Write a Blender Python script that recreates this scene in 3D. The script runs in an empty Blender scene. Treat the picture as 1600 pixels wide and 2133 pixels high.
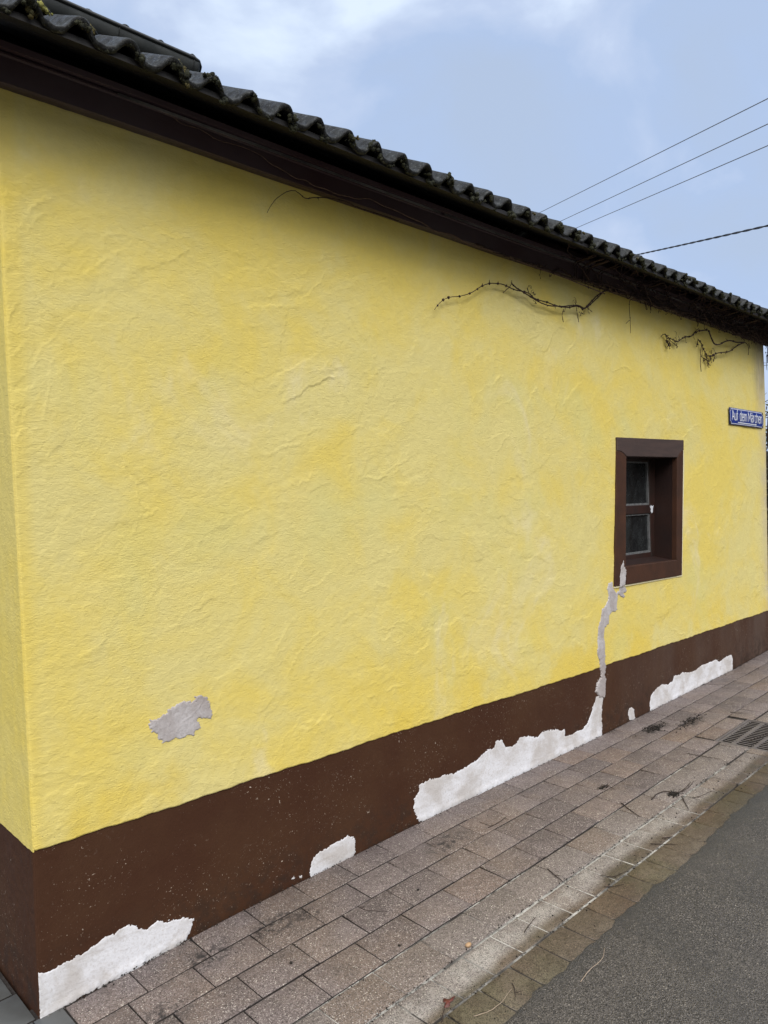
import bpy, bmesh, math, random
import numpy as np
from mathutils import Vector, Matrix

# ------------------------------------------------------------------ camera, sky, sun, exposure
scene = bpy.context.scene
COL = scene.collection
YAW, PITCH, ROLL, CX, CD, FPX, GS = 0.75950, -0.00810, -0.03430, -0.7873, 2.5251, 1547.75, 0.0275
W, H = 1600, 2133
F_ = np.array([math.sin(YAW)*math.cos(PITCH), math.cos(YAW)*math.cos(PITCH), math.sin(PITCH)])
R0 = np.array([math.cos(YAW), -math.sin(YAW), 0.0]); U0 = np.cross(R0, F_)
R_ = R0*math.cos(ROLL)+U0*math.sin(ROLL); U_ = -R0*math.sin(ROLL)+U0*math.cos(ROLL)
CAM = np.array([CX, -CD, 1.6])
cam = bpy.data.cameras.new('camera'); camo = bpy.data.objects.new('camera', cam); COL.objects.link(camo)
cam.sensor_fit = 'HORIZONTAL'; cam.sensor_width = 36; cam.lens = 36*FPX/W
cam.clip_start = 0.05; cam.clip_end = 2000
camo.matrix_world = Matrix(((R_[0], U_[0], -F_[0], CAM[0]), (R_[1], U_[1], -F_[1], CAM[1]), (R_[2], U_[2], -F_[2], CAM[2]), (0, 0, 0, 1)))
scene.camera = camo

SUN_EL, SUN_AZ = math.radians(43), math.radians(211)   # azimuth clockwise from +Y (north)
sun_dir = Vector((math.sin(SUN_AZ)*math.cos(SUN_EL), math.cos(SUN_AZ)*math.cos(SUN_EL), math.sin(SUN_EL)))
sl = bpy.data.lights.new('sun', 'SUN'); sl.energy = 1.5; sl.angle = math.radians(25); sl.color = (1.0, 0.965, 0.91)
so = bpy.data.objects.new('sun', sl); COL.objects.link(so)
so.rotation_euler = sun_dir.to_track_quat('Z', 'Y').to_euler(); so.location = (0, -8, 12)

scene.view_settings.view_transform = 'Standard'; scene.view_settings.look = 'None'
scene.view_settings.gamma = 1.0; scene.view_settings.exposure = 0.09
try: scene.view_settings.use_curve_mapping = False
except Exception: pass
scene.cycles.max_bounces = 6

wd = bpy.data.worlds.new('World'); scene.world = wd; wd.use_nodes = True
nt = wd.node_tree; nt.nodes.clear()
def wn(t, **k):
    n = nt.nodes.new(t)
    for a, b in k.items(): setattr(n, a, b)
    return n
outw = wn('ShaderNodeOutputWorld'); tc = wn('ShaderNodeTexCoord')
sky = wn('ShaderNodeTexSky', sky_type='NISHITA', sun_disc=False, sun_elevation=SUN_EL, sun_rotation=SUN_AZ, air_density=1.0, dust_density=1.5)
bgs = wn('ShaderNodeBackground'); bgs.inputs['Strength'].default_value = 0.07
nt.links.new(sky.outputs[0], bgs.inputs[0])
mp = wn('ShaderNodeMapping'); mp.inputs['Scale'].default_value = (1.0, 1.0, 1.7); mp.inputs['Location'].default_value = (1.9, 0.7, 0.4)
nt.links.new(tc.outputs['Generated'], mp.inputs['Vector'])
nz = wn('ShaderNodeTexNoise'); nz.inputs['Scale'].default_value = 3.3; nz.inputs['Detail'].default_value = 6; nz.inputs['Roughness'].default_value = 0.50; nz.inputs['Distortion'].default_value = 0.35
nt.links.new(mp.outputs[0], nz.inputs['Vector'])
cr = wn('ShaderNodeValToRGB'); e = cr.color_ramp
e.elements[0].position = 0.33; e.elements[0].color = (0.42, 0.52, 0.70, 1)
e.elements[1].position = 0.65; e.elements[1].color = (0.72, 0.83, 0.99, 1)
m1 = e.elements.new(0.46); m1.color = (0.415, 0.53, 0.75, 1)
m2 = e.elements.new(0.54); m2.color = (0.50, 0.60, 0.80, 1)
nt.links.new(nz.outputs['Fac'], cr.inputs[0])
# thin, bright cloud round the veiled sun (behind the camera)
sn = wn('ShaderNodeVectorMath', operation='DOT_PRODUCT'); sn.inputs[1].default_value = sun_dir
nt.links.new(tc.outputs['Generated'], sn.inputs[0])
mr = wn('ShaderNodeMapRange', interpolation_type='SMOOTHSTEP'); mr.inputs[1].default_value = 0.15; mr.inputs[2].default_value = 1.0; mr.inputs[3].default_value = 0; mr.inputs[4].default_value = 1
nt.links.new(sn.outputs['Value'], mr.inputs[0])
mx = wn('ShaderNodeMix', data_type='RGBA'); mx.inputs[7].default_value = (2.2, 2.16, 2.12, 1)
nt.links.new(mr.outputs[0], mx.inputs[0]); nt.links.new(cr.outputs[0], mx.inputs[6])
# low sky on the street side darkened to deepen the shade under the eaves
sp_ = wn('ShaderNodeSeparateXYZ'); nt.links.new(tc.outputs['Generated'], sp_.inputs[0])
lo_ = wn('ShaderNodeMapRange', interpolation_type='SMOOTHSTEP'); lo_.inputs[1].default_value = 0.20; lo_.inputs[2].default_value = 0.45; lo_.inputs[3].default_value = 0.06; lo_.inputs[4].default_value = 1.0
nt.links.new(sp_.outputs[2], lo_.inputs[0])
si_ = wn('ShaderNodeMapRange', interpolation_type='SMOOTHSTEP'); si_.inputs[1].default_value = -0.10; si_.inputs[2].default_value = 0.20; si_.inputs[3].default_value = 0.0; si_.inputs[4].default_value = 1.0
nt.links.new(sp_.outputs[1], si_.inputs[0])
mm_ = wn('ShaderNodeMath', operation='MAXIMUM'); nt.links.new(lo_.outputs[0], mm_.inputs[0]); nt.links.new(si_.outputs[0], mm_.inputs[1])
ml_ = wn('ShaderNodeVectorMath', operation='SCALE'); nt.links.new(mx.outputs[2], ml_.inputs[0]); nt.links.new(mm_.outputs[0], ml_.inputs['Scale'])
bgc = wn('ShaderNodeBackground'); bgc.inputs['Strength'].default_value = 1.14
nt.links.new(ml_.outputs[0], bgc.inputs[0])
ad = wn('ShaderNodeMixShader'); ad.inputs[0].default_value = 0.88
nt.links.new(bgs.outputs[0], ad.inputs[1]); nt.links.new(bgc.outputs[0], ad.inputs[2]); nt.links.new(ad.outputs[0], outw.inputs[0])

# ------------------------------------------------------------------ helpers
def ray(x, y):
    return F_*FPX+(x-W/2)*R_-(y-H/2)*U_
def at_y(x, y, yy=0.0):                      # photo pixel -> point on the plane y = yy
    d = ray(x, y); t = (yy-CAM[1])/d[1]; return CAM+t*d
BX = [-20, -1, 0.0, 0.5, 0.76, 1.48, 1.79, 3.47, 4.13, 5.58, 6.38, 9, 14, 60]
BZ = [-0.56, -0.04, -0.014, 0.024, 0.038, 0.056, 0.064, 0.084, 0.10, 0.136, 0.172, 0.25, 0.39, 0.39]
def zg(x, y=0.0):
    x = np.asarray(x, float); b = np.interp(x, BX, BZ); l = np.clip(GS*x, -0.55, 0.39)
    k = np.clip(1+np.asarray(y, float)/0.62, 0, 1)
    return l+(b-l)*k
def at_g(x, y):                              # photo pixel -> point on the pavement
    d = ray(x, y); zz = 0.03
    for _ in range(12):
        t = (zz-CAM[2])/d[2]; P = CAM+t*d; zz = float(zg(P[0], P[1]))
    return P
def conv(pts, ox, oy, s): return [(ox+a/s, oy+b/s) for a, b in pts]

def link(name, me, parent=None):
    o = bpy.data.objects.new(name, me); COL.objects.link(o)
    if parent is not None: o.parent = parent
    return o
def tag(o, label=None, cat=None, group=None, kind=None):
    if label: o['label'] = label
    if cat: o['category'] = cat
    if group: o['group'] = group
    if kind: o['kind'] = kind
    return o
def empty(name, loc=(0, 0, 0)):
    o = bpy.data.objects.new(name, None); COL.objects.link(o); o.location = loc; o.empty_display_size = 0.1
    return o
def from_arrays(name, V, Fq, mats, parent=None, smooth=True, matidx=None):
    me = bpy.data.meshes.new(name)
    V = np.asarray(V, np.float32).reshape(-1, 3); Fq = np.asarray(Fq, np.int32); k = Fq.shape[1]
    me.vertices.add(len(V)); me.vertices.foreach_set('co', V.ravel())
    me.loops.add(Fq.size); me.loops.foreach_set('vertex_index', Fq.ravel())
    me.polygons.add(len(Fq)); me.polygons.foreach_set('loop_start', np.arange(0, Fq.size, k, dtype=np.int32))
    try: me.polygons.foreach_set('loop_total', np.full(len(Fq), k, np.int32))
    except Exception: pass
    if matidx is not None: me.polygons.foreach_set('material_index', np.asarray(matidx, np.int32))
    for m in (mats if isinstance(mats, (list, tuple)) else [mats]): me.materials.append(m)
    me.update(calc_edges=True); me.validate()
    if smooth: me.polygons.foreach_set('use_smooth', np.ones(len(me.polygons), bool))
    return link(name, me, parent)
def grid_faces(nr, nc, keep=None, flip=False):
    i, j = np.meshgrid(np.arange(nr-1), np.arange(nc-1), indexing='ij')
    a = i*nc+j; q = np.stack([a, a+1, a+nc+1, a+nc], -1).reshape(-1, 4)
    if keep is not None: q = q[keep.ravel()]
    if flip: q = q[:, ::-1]
    return q
class MB:                                     # collects shapes, builds ONE mesh
    def __init__(s): s.v = []; s.f = []; s.sm = []
    def add(s, vs, fs, smooth=False):
        o = len(s.v); s.v += [tuple(map(float, p)) for p in vs]; s.f += [tuple(o+i for i in f) for f in fs]; s.sm += [smooth]*len(fs)
    def box(s, x0, x1, y0, y1, z0, z1, dz=None):
        P = [(x, y, z) for x in (x0, x1) for y in (y0, y1) for z in (z0, z1)]
        if dz: P = [(x, y, z+float(dz(x, y))) for x, y, z in P]
        s.add(P, [(0, 1, 3, 2), (4, 6, 7, 5), (0, 4, 5, 1), (2, 3, 7, 6), (0, 2, 6, 4), (1, 5, 7, 3)])
    def tube(s, pts, rad, n=6, cap=True):
        pts = [Vector(map(float, p)) for p in pts]; k = len(pts)
        if not hasattr(rad, '__len__'): rad = [rad]*k
        V = []; up = Vector((0.13, 0.31, 0.94)).normalized()
        for i, p in enumerate(pts):
            t = (pts[min(i+1, k-1)]-pts[max(i-1, 0)])
            t = t.normalized() if t.length > 1e-9 else Vector((1, 0, 0))
            a = t.cross(up)
            if a.length < 0.05: a = t.cross(Vector((1, 0, 0)))
            a.normalize(); b = t.cross(a)
            for j in range(n):
                w = 2*math.pi*j/n; V.append(p+(a*math.cos(w)+b*math.sin(w))*rad[i])
        Fs = [(i*n+j, i*n+(j+1) % n, (i+1)*n+(j+1) % n, (i+1)*n+j) for i in range(k-1) for j in range(n)]
        if cap: Fs += [tuple(range(n))[::-1], tuple((k-1)*n+j for j in range(n))]
        s.add(V, Fs, True)
    def blob(s, c, r, rng, sq=(1, 1, 1), rough=0.25, seg=7, rings=5):
        V = []; Fs = []
        for i in range(rings+1):
            ph = math.pi*i/rings
            for j in range(seg):
                th = 2*math.pi*j/seg; k = r*(1+rng.uniform(-rough, rough))
                V.append((c[0]+k*sq[0]*math.sin(ph)*math.cos(th), c[1]+k*sq[1]*math.sin(ph)*math.sin(th), c[2]+k*sq[2]*math.cos(ph)))
        for i in range(rings):
            for j in range(seg):
                Fs.append((i*seg+j, i*seg+(j+1) % seg, (i+1)*seg+(j+1) % seg, (i+1)*seg+j))
        s.add(V, Fs, True)
    def extrude(s, poly, y0, y1):             # (x,z) outline extruded in y, front at y0
        n = len(poly)
        V = [(x, y0, z) for x, z in poly]+[(x, y1, z) for x, z in poly]
        Fs = [tuple(range(n)), tuple(range(2*n-1, n-1, -1))]+[(i, i+n, (i+1) % n+n, (i+1) % n) for i in range(n)]
        s.add(V, Fs)
    def build(s, name, m, parent=None, bevel=0, seg=1):
        me = bpy.data.meshes.new(name); me.from_pydata(s.v, [], s.f)
        for mm in (m if isinstance(m, (list, tuple)) else [m]): me.materials.append(mm)
        me.validate()
        if len(me.polygons) == len(s.sm): me.polygons.foreach_set('use_smooth', s.sm)
        bm = bmesh.new(); bm.from_mesh(me); bmesh.ops.recalc_face_normals(bm, faces=bm.faces); bm.to_mesh(me); bm.free()
        o = link(name, me, parent)
        if bevel:
            b = o.modifiers.new('bevel', 'BEVEL'); b.width = bevel; b.segments = seg; b.limit_method = 'ANGLE'
        return o

# ---- numpy noise
def lattice(shape, cells, seed):
    r = np.random.RandomState(seed); ny, nx = shape; cy, cx = max(1, int(cells[0])), max(1, int(cells[1]))
    L = r.rand(cy+3, cx+3)*2-1
    y = np.linspace(0, cy, ny); x = np.linspace(0, cx, nx)
    iy = np.minimum(y.astype(int), cy); ix = np.minimum(x.astype(int), cx); fy = y-iy; fx = x-ix
    fy = fy*fy*(3-2*fy); fx = fx*fx*(3-2*fx)
    A = L[iy][:, ix]; B = L[iy][:, ix+1]; C_ = L[iy+1][:, ix]; D = L[iy+1][:, ix+1]
    fx = fx[None, :]; fy = fy[:, None]
    return (A*(1-fx)+B*fx)*(1-fy)+(C_*(1-fx)+D*fx)*fy
def fbm(shape, cells, octs, seed, rough=0.5):
    o = 0; a = 1; t = 0
    for k in range(octs):
        o = o+a*lattice(shape, (cells[0]*2**k, cells[1]*2**k), seed+k*17); t += a; a *= rough
    return o/t
def sstep(a, b, x):
    t = np.clip((x-a)/(b-a), 0, 1); return t*t*(3-2*t)
def sample(A, u, v):                         # bilinear, u in rows, v in cols
    u = np.clip(u, 0, A.shape[0]-1.001); v = np.clip(v, 0, A.shape[1]-1.001)
    i = u.astype(int); j = v.astype(int); a = u-i; b = v-j
    return (A[i, j]*(1-b)+A[i, j+1]*b)*(1-a)+(A[i+1, j]*(1-b)+A[i+1, j+1]*b)*a

# ---- materials
class Mat:
    def __init__(s, name):
        s.m = bpy.data.materials.new(name); s.m.use_nodes = True; s.t = s.m.node_tree
        s.b = s.t.nodes['Principled BSDF']; s.tc = s.t.nodes.new('ShaderNodeTexCoord')
    def n(s, t, **k):
        x = s.t.nodes.new(t)
        for a, b in k.items(): setattr(x, a, b)
        return x
    def L(s, a, b): s.t.links.new(a, b)
    def inp(s, sock, v):
        if isinstance(v, bpy.types.NodeSocket): s.L(v, sock)
        else:
            try: sock.default_value = v
            except Exception: sock.default_value = (*v, 1)
    def noise(s, scale, detail=3, rough=0.5, dist=0.0, vec=None, stretch=None):
        x = s.n('ShaderNodeTexNoise'); x.inputs['Scale'].default_value = scale; x.inputs['Detail'].default_value = detail
        x.inputs['Roughness'].default_value = rough; x.inputs['Distortion'].default_value = dist
        v = vec or s.tc.outputs['Object']
        if stretch:
            mpn = s.n('ShaderNodeMapping'); mpn.inputs['Scale'].default_value = stretch; s.L(v, mpn.inputs[0]); v = mpn.outputs[0]
        s.L(v, x.inputs['Vector']); return x.outputs['Fac']
    def voro(s, scale, feature='F1', out='Distance', rnd=1.0):
        x = s.n('ShaderNodeTexVoronoi', feature=feature); x.inputs['Scale'].default_value = scale; x.inputs['Randomness'].default_value = rnd
        s.L(s.tc.outputs['Object'], x.inputs['Vector']); return x.outputs[out]
    def ramp(s, v, a, b, lo=0.0, hi=1.0):
        x = s.n('ShaderNodeMapRange', interpolation_type='SMOOTHSTEP'); s.inp(x.inputs[0], v)
        x.inputs[1].default_value = a; x.inputs[2].default_value = b; x.inputs[3].default_value = lo; x.inputs[4].default_value = hi
        return x.outputs[0]
    def math(s, op, a, b=0.0):
        x = s.n('ShaderNodeMath', operation=op); s.inp(x.inputs[0], a); s.inp(x.inputs[1], b); return x.outputs[0]
    def mix(s, f, a, b, mode='MIX'):
        x = s.n('ShaderNodeMix', data_type='RGBA', blend_type=mode); s.inp(x.inputs[0], f)
        for i, c in ((6, a), (7, b)): s.inp(x.inputs[i], c if isinstance(c, bpy.types.NodeSocket) else (*c, 1) if len(c) == 3 else c)
        return x.outputs[2]
    def xyz(s):
        x = s.n('ShaderNodeSeparateXYZ'); s.L(s.tc.outputs['Object'], x.inputs[0]); return x.outputs
    def spot(s, cx, cy, rx, ry, ax=(0, 1)):    # soft elliptical spot in object space
        o = s.xyz(); a = s.math('DIVIDE', s.math('SUBTRACT', o[ax[0]], cx), rx); b = s.math('DIVIDE', s.math('SUBTRACT', o[ax[1]], cy), ry)
        d = s.math('ADD', s.math('MULTIPLY', a, a), s.math('MULTIPLY', b, b)); return s.ramp(d, 1.0, 0.0, 0.0, 1.0)
    def bump(s, h, dist, strength=1.0, prev=None):
        x = s.n('ShaderNodeBump'); x.inputs['Distance'].default_value = dist; x.inputs['Strength'].default_value = strength
        s.L(h, x.inputs['Height'])
        if prev is not None: s.L(prev, x.inputs['Normal'])
        return x.outputs[0]
    def done(s, col, rough=0.8, nrm=None, spec=None, metal=None):
        s.inp(s.b.inputs['Base Color'], col if isinstance(col, bpy.types.NodeSocket) else (*col, 1)); s.inp(s.b.inputs['Roughness'], rough)
        if nrm is not None: s.L(nrm, s.b.inputs['Normal'])
        if spec is not None: s.inp(s.b.inputs['Specular IOR Level'], spec)
        if metal is not None: s.b.inputs['Metallic'].default_value = metal
        return s.m

def m_yellow():
    M = Mat('yellow_limewash'); x, y, z = M.xyz()[0:3]
    big = M.noise(0.9, 4, 0.55, 0.6); mid = M.noise(3.2, 5, 0.62, 0.5); fine = M.noise(26, 5, 0.65); grn = M.noise(1.7, 3, 0.5)
    f = M.math('ADD', M.math('MULTIPLY', big, 0.55), M.math('MULTIPLY', mid, 0.45))
    f = M.ramp(f, 0.40, 0.62)
    c = M.mix(f, (0.685, 0.597, 0.24), (0.72, 0.577, 0.140))
    c = M.mix(M.ramp(grn, 0.52, 0.72, 0, 0.50), c, (0.615, 0.585, 0.25))
    pale = M.ramp(M.noise(1.35, 4, 0.6, 1.0, stretch=(1.3, 1, 1.0)), 0.58, 0.76, 0, 0.55)
    c = M.mix(pale, c, (0.72, 0.655, 0.42))
    # stronger ochre wash low on the wall, in drifts
    low = M.math('MULTIPLY', M.ramp(z, 0.95, 0.55), M.ramp(M.noise(2.1, 4, 0.6), 0.46, 0.60))
    c = M.mix(M.math('MULTIPLY', low, 0.6), c, (0.71, 0.53, 0.075))
    c = M.mix(M.math('MULTIPLY', M.ramp(M.math('ADD', x, M.math('MULTIPLY', mid, 0.05)), 0.085, 0.035), 0.42), c, (0.72, 0.55, 0.09))
    c = M.mix(M.ramp(fine, 0.3, 0.7, 0.0, 0.16), c, (0.50, 0.42, 0.16))
    # grime running down at the far end
    st = M.noise(9, 4, 0.6, stretch=(3.2, 1, 0.25))
    g = M.math('MULTIPLY', M.ramp(x, 6.12, 6.42), M.math('MULTIPLY', M.ramp(z, 2.25, 2.75), M.ramp(st, 0.25, 0.6)))
    c = M.mix(M.math('MULTIPLY', g, 0.85), c, (0.20, 0.17, 0.12))
    g2 = M.math('MULTIPLY', M.ramp(x, 6.20, 6.45), M.ramp(M.noise(5, 3, 0.6), 0.3, 0.7, 0.25, 0.85))
    c = M.mix(g2, c, (0.50, 0.44, 0.32))
    sp = M.math('MULTIPLY', M.ramp(M.noise(140, 2, 0.5), 0.70, 0.76), M.ramp(z, 0.75, 0.53))
    c = M.mix(sp, c, (0.12, 0.09, 0.05))
    b = M.bump(M.math('MULTIPLY', M.noise(120, 4, 0.62, 0.3, stretch=(0.6, 1, 1.5)), M.ramp(M.noise(1.9, 4, 0.6), 0.35, 0.65, 0.35, 1.0)), 0.0023, 1.0)
    b = M.bump(M.noise(34, 4, 0.6, 0.8, stretch=(1, 1, 1.8)), 0.0045, 0.6, b)
    return M.done(c, 0.86, b, 0.25)
def m_brown():
    M = Mat('brown_plinth_paint'); x, y, z = M.xyz()[0:3]
    c = M.mix(M.ramp(M.noise(2.4, 4, 0.6), 0.35, 0.68), (0.051, 0.0205, 0.0105), (0.062, 0.028, 0.014))
    c = M.mix(M.math('MULTIPLY', M.ramp(x, 2.2, 6.2), M.ramp(M.noise(3.0, 4, 0.6, stretch=(1, 1, 0.4)), 0.35, 0.7, 0.2, 0.8)), c, (0.090, 0.062, 0.050))
    dirt = M.math('MULTIPLY', M.ramp(M.math('SUBTRACT', z, M.math('MULTIPLY', x, 0.028)), 0.26, 0.0), M.ramp(M.noise(14, 5, 0.7), 0.40, 0.66))
    c = M.mix(M.math('MULTIPLY', dirt, 0.75), c, (0.030, 0.019, 0.014))
    reg = M.ramp(M.noise(3.5, 4, 0.7), 0.42, 0.62)
    sp = M.math('MULTIPLY', M.ramp(M.noise(170, 2, 0.5), 0.69, 0.73), reg)
    c = M.mix(sp, c, (0.42, 0.33, 0.26))
    c = M.mix(M.math('MULTIPLY', M.ramp(M.noise(75, 2, 0.5), 0.735, 0.76), reg), c, (0.5, 0.42, 0.35))
    scf = M.math('MULTIPLY', M.ramp(M.noise(40, 5, 0.8, 0.5), 0.60, 0.66), M.ramp(M.noise(1.3, 3, 0.6), 0.45, 0.62, 0, 0.3))
    c = M.mix(scf, c, (0.16, 0.115, 0.09))
    b = M.bump(M.noise(110, 5, 0.65), 0.0014, 0.8)
    b = M.bump(M.noise(28, 4, 0.6), 0.003, 0.4, b)
    return M.done(c, M.ramp(M.noise(9, 3), 0.3, 0.7, 0.62, 0.8), b, 0.18)
def m_filler(name, a, b2, gr):
    M = Mat(name)
    c = M.mix(M.ramp(M.noise(5.0, 4, 0.6, 0.4), 0.36, 0.62), a, b2)
    c = M.mix(M.ramp(M.noise(90, 4, 0.7), 0.45, 0.75, 0, 0.5), c, gr)
    c = M.mix(M.ramp(M.noise(150, 3, 0.6), 0.66, 0.72, 0, 0.45), c, (0.17, 0.12, 0.10))
    c = M.mix(M.ramp(M.noise(14, 5, 0.7, 0.8, stretch=(0.5, 1, 1.6)), 0.55, 0.70, 0, 0.45), c, gr)
    b = M.bump(M.noise(120, 5, 0.7), 0.0016, 0.9)
    b = M.bump(M.noise(26, 4, 0.55, stretch=(0.35, 1, 1.6)), 0.003, 0.45, b)
    return M.done(c, 0.9, b, 0.2)
def m_simple(name, c1, c2, scale, rough, bs=0, bd=0.001, spec=None, metal=None, dist=0, stretch=None):
    M = Mat(name); c = M.mix(M.ramp(M.noise(scale, 4, 0.6, dist, stretch=stretch), 0.35, 0.65), c1, c2)
    b = M.bump(M.noise(bs, 4, 0.65), bd, 0.8) if bs else None
    return M.done(c, rough, b, spec, metal)
def m_board():
    M = Mat('dark_brown_board_paint')
    c = M.mix(M.ramp(M.noise(3.0, 4, 0.6, stretch=(0.4, 1, 1)), 0.35, 0.68), (0.048, 0.024, 0.030), (0.068, 0.047, 0.057))
    b = M.bump(M.noise(8, 4, 0.6, stretch=(0.5, 2, 6)), 0.001, 0.5)
    return M.done(c, M.ramp(M.noise(6, 3), 0.3, 0.7, 0.30, 0.5), b, 0.5)
def m_tile():
    M = Mat('wet_concrete_tile')
    c = M.mix(M.ramp(M.noise(22, 5, 0.7), 0.40, 0.66), (0.004, 0.0045, 0.005), (0.024, 0.027, 0.027))
    c = M.mix(M.ramp(M.noise(5, 4, 0.7), 0.55, 0.7, 0, 0.5), c, (0.030, 0.036, 0.034))
    c = M.mix(M.ramp(M.noise(75, 4, 0.75), 0.56, 0.66, 0, 0.75), c, (0.11, 0.12, 0.12))
    b = M.bump(M.noise(60, 6, 0.75), 0.006, 1.0)
    return M.done(c, M.ramp(M.noise(30, 4, 0.6), 0.3, 0.7, 0.35, 0.75), b, 0.3)
def grains(M, c):
    # granular face: pale and dark grains
    g = M.n('ShaderNodeTexVoronoi'); g.inputs['Scale'].default_value = 330; M.L(M.tc.outputs['Object'], g.inputs['Vector'])
    gv = M.n('ShaderNodeSeparateColor'); M.L(g.outputs['Color'], gv.inputs[0])
    c = M.mix(M.ramp(gv.outputs[0], 0.62, 0.95, 0, 0.60), c, (0.38, 0.33, 0.31))
    c = M.mix(M.ramp(gv.outputs[1], 0.55, 0.92, 0, 0.70), c, (0.035, 0.028, 0.025))
    c = M.mix(M.ramp(gv.outputs[2], 0.965, 0.99, 0, 0.8), c, (0.62, 0.57, 0.50))
    return c
def paver_mat(name, base_lo, base_hi, warm, grain=True):
    M = Mat(name); x, y, z = M.xyz()[0:3]
    at = M.n('ShaderNodeAttribute', attribute_name='tone'); t = at.outputs['Fac']
    c = M.mix(t, base_lo, base_hi)
    wn_ = M.ramp(M.noise(1.6, 4, 0.6), 0.46, 0.64)
    c = M.mix(M.math('MULTIPLY', wn_, 0.5), c, warm)
    c = M.mix(M.ramp(t, 0.80, 0.98, 0, 0.55), c, (warm[0]*0.85, warm[1]*0.72, warm[2]*0.60))
    c = M.mix(M.ramp(M.noise(11, 5, 0.7), 0.40, 0.68, 0, 0.30), c, (0.075, 0.062, 0.056))
    if grain: c = grains(M, c)
    # dark dirt and moss stains
    n2 = M.ramp(M.noise(34, 5, 0.75), 0.44, 0.62)
    sp = None
    for (px, py, rx, ry) in STAINS:
        s_ = M.spot(px, py, rx, ry); sp = s_ if sp is None else M.math('MAXIMUM', sp, s_)
    c = M.mix(M.math('MULTIPLY', M.math('MULTIPLY', sp, n2), 0.9), c, (0.022, 0.020, 0.020))
    c = M.mix(M.math('MULTIPLY', M.ramp(M.noise(7, 5, 0.7), 0.52, 0.70), 0.35), c, (0.06, 0.050, 0.045))
    return M, c, x, y
STAINS = []
for (px, py, rx, ry) in [(575, 1925, .13, .05), (930, 1755, .13, .05), (640, 1905, .06, .03), (1365, 1518, .13, .05), (1440, 1505, .16, .05), (210, 2040, .1, .04), (440, 1990, .1, .05), (350, 2110, .08, .05)]:
    P = at_g(px, py); STAINS.append((float(P[0]), float(P[1]), rx*1.4, ry*1.6))
def m_paver():
    M, c, x, y = paver_mat('reddish_paver', (0.118, 0.094, 0.091), (0.210, 0.172, 0.166), (0.190, 0.138, 0.100))
    b = M.bump(M.noise(240, 4, 0.7), 0.0016, 0.9)
    return M.done(c, M.ramp(M.noise(5, 3), 0.3, 0.7, 0.55, 0.85), b, 0.35)
def m_channel():
    M, c, x, y = paver_mat('channel_stone', (0.165, 0.140, 0.128), (0.205, 0.175, 0.162), (0.19, 0.155, 0.13), False)
    # lime bloom along the dry strip, wet algae-brown strip beside the asphalt
    wob = M.math('MULTIPLY', M.math('SUBTRACT', M.noise(1.5, 4, 0.55), 0.5), 0.16)
    yy = M.math('ADD', y, wob)
    lim = M.math('MULTIPLY', M.ramp(yy, -0.80, -0.84), M.ramp(M.noise(2.3, 4, 0.6), 0.30, 0.62, 0.25, 1.0))
    lim = M.math('MULTIPLY', lim, M.ramp(x, 3.3, 2.1, 0.15, 1.0))
    c = M.mix(M.math('MULTIPLY', M.math('MULTIPLY', lim, M.ramp(M.noise(13, 5, 0.7), 0.35, 0.60, 0.35, 1.0)), 0.66), c, (0.44, 0.42, 0.385))
    wet = M.ramp(M.math('SUBTRACT', yy, M.math('MULTIPLY', M.math('SUBTRACT', x, 1.6), 0.010)), -0.890, -0.945)
    c = grains(M, c)
    tint = M.mix(M.ramp(M.noise(2.6, 4, 0.6), 0.42, 0.6), (0.42, 0.365, 0.30), (0.345, 0.32, 0.235))
    tint = M.mix(M.ramp(M.noise(3.1, 3, 0.6, stretch=(1, 1.3, 1)), 0.52, 0.66, 0, 0.7), tint, (0.46, 0.37, 0.30))
    c = M.mix(wet, c, M.mix(1.0, c, tint, 'MULTIPLY'))
    b = M.bump(M.noise(220, 4, 0.7), 0.0016, 0.9)
    return M.done(c, M.math('SUBTRACT', 0.75, M.math('MULTIPLY', wet, 0.27)), b, 0.4)
def m_asphalt():
    M = Mat('asphalt'); x, y, z = M.xyz()[0:3]
    g = M.n('ShaderNodeTexVoronoi'); g.inputs['Scale'].default_value = 290; M.L(M.tc.outputs['Object'], g.inputs['Vector'])
    gv = M.n('ShaderNodeSeparateColor'); M.L(g.outputs['Color'], gv.inputs[0])
    g2 = M.n('ShaderNodeTexVoronoi'); g2.inputs['Scale'].default_value = 120; M.L(M.tc.outputs['Object'], g2.inputs['Vector'])
    c = M.mix(M.ramp(M.noise(2.2, 5, 0.6), 0.38, 0.64), (0.062, 0.055, 0.050), (0.086, 0.076, 0.068))
    c = M.mix(M.ramp(gv.outputs[0], 0.5, 1.0, 0, 0.85), c, (0.20, 0.18, 0.162))
    c = M.mix(M.ramp(gv.outputs[1], 0.4, 0.95, 0, 0.95), c, (0.012, 0.011, 0.011))
    c = M.mix(M.ramp(gv.outputs[2], 0.990, 0.999, 0, 0.7), c, (0.50, 0.45, 0.38))
    c = M.mix(M.ramp(M.noise(0.9, 6, 0.7, 0.8), 0.50, 0.62, 0, 0.40), c, (0.040, 0.038, 0.037))
    edge = M.ramp(M.math('ADD', y, M.math('MULTIPLY', M.math('SUBTRACT', M.noise(4, 4, 0.6), 0.5), 0.10)), -1.19, -1.08)
    c = M.mix(M.math('MULTIPLY', edge, 0.6), c, (0.030, 0.032, 0.034))
    b = M.bump(g.outputs['Distance'], 0.004, 0.9)
    b = M.bump(M.noise(300, 3, 0.6), 0.001, 0.7, b)
    return M.done(c, M.ramp(M.noise(3, 4), 0.35, 0.65, 0.34, 0.56), b, 0.55)

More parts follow.
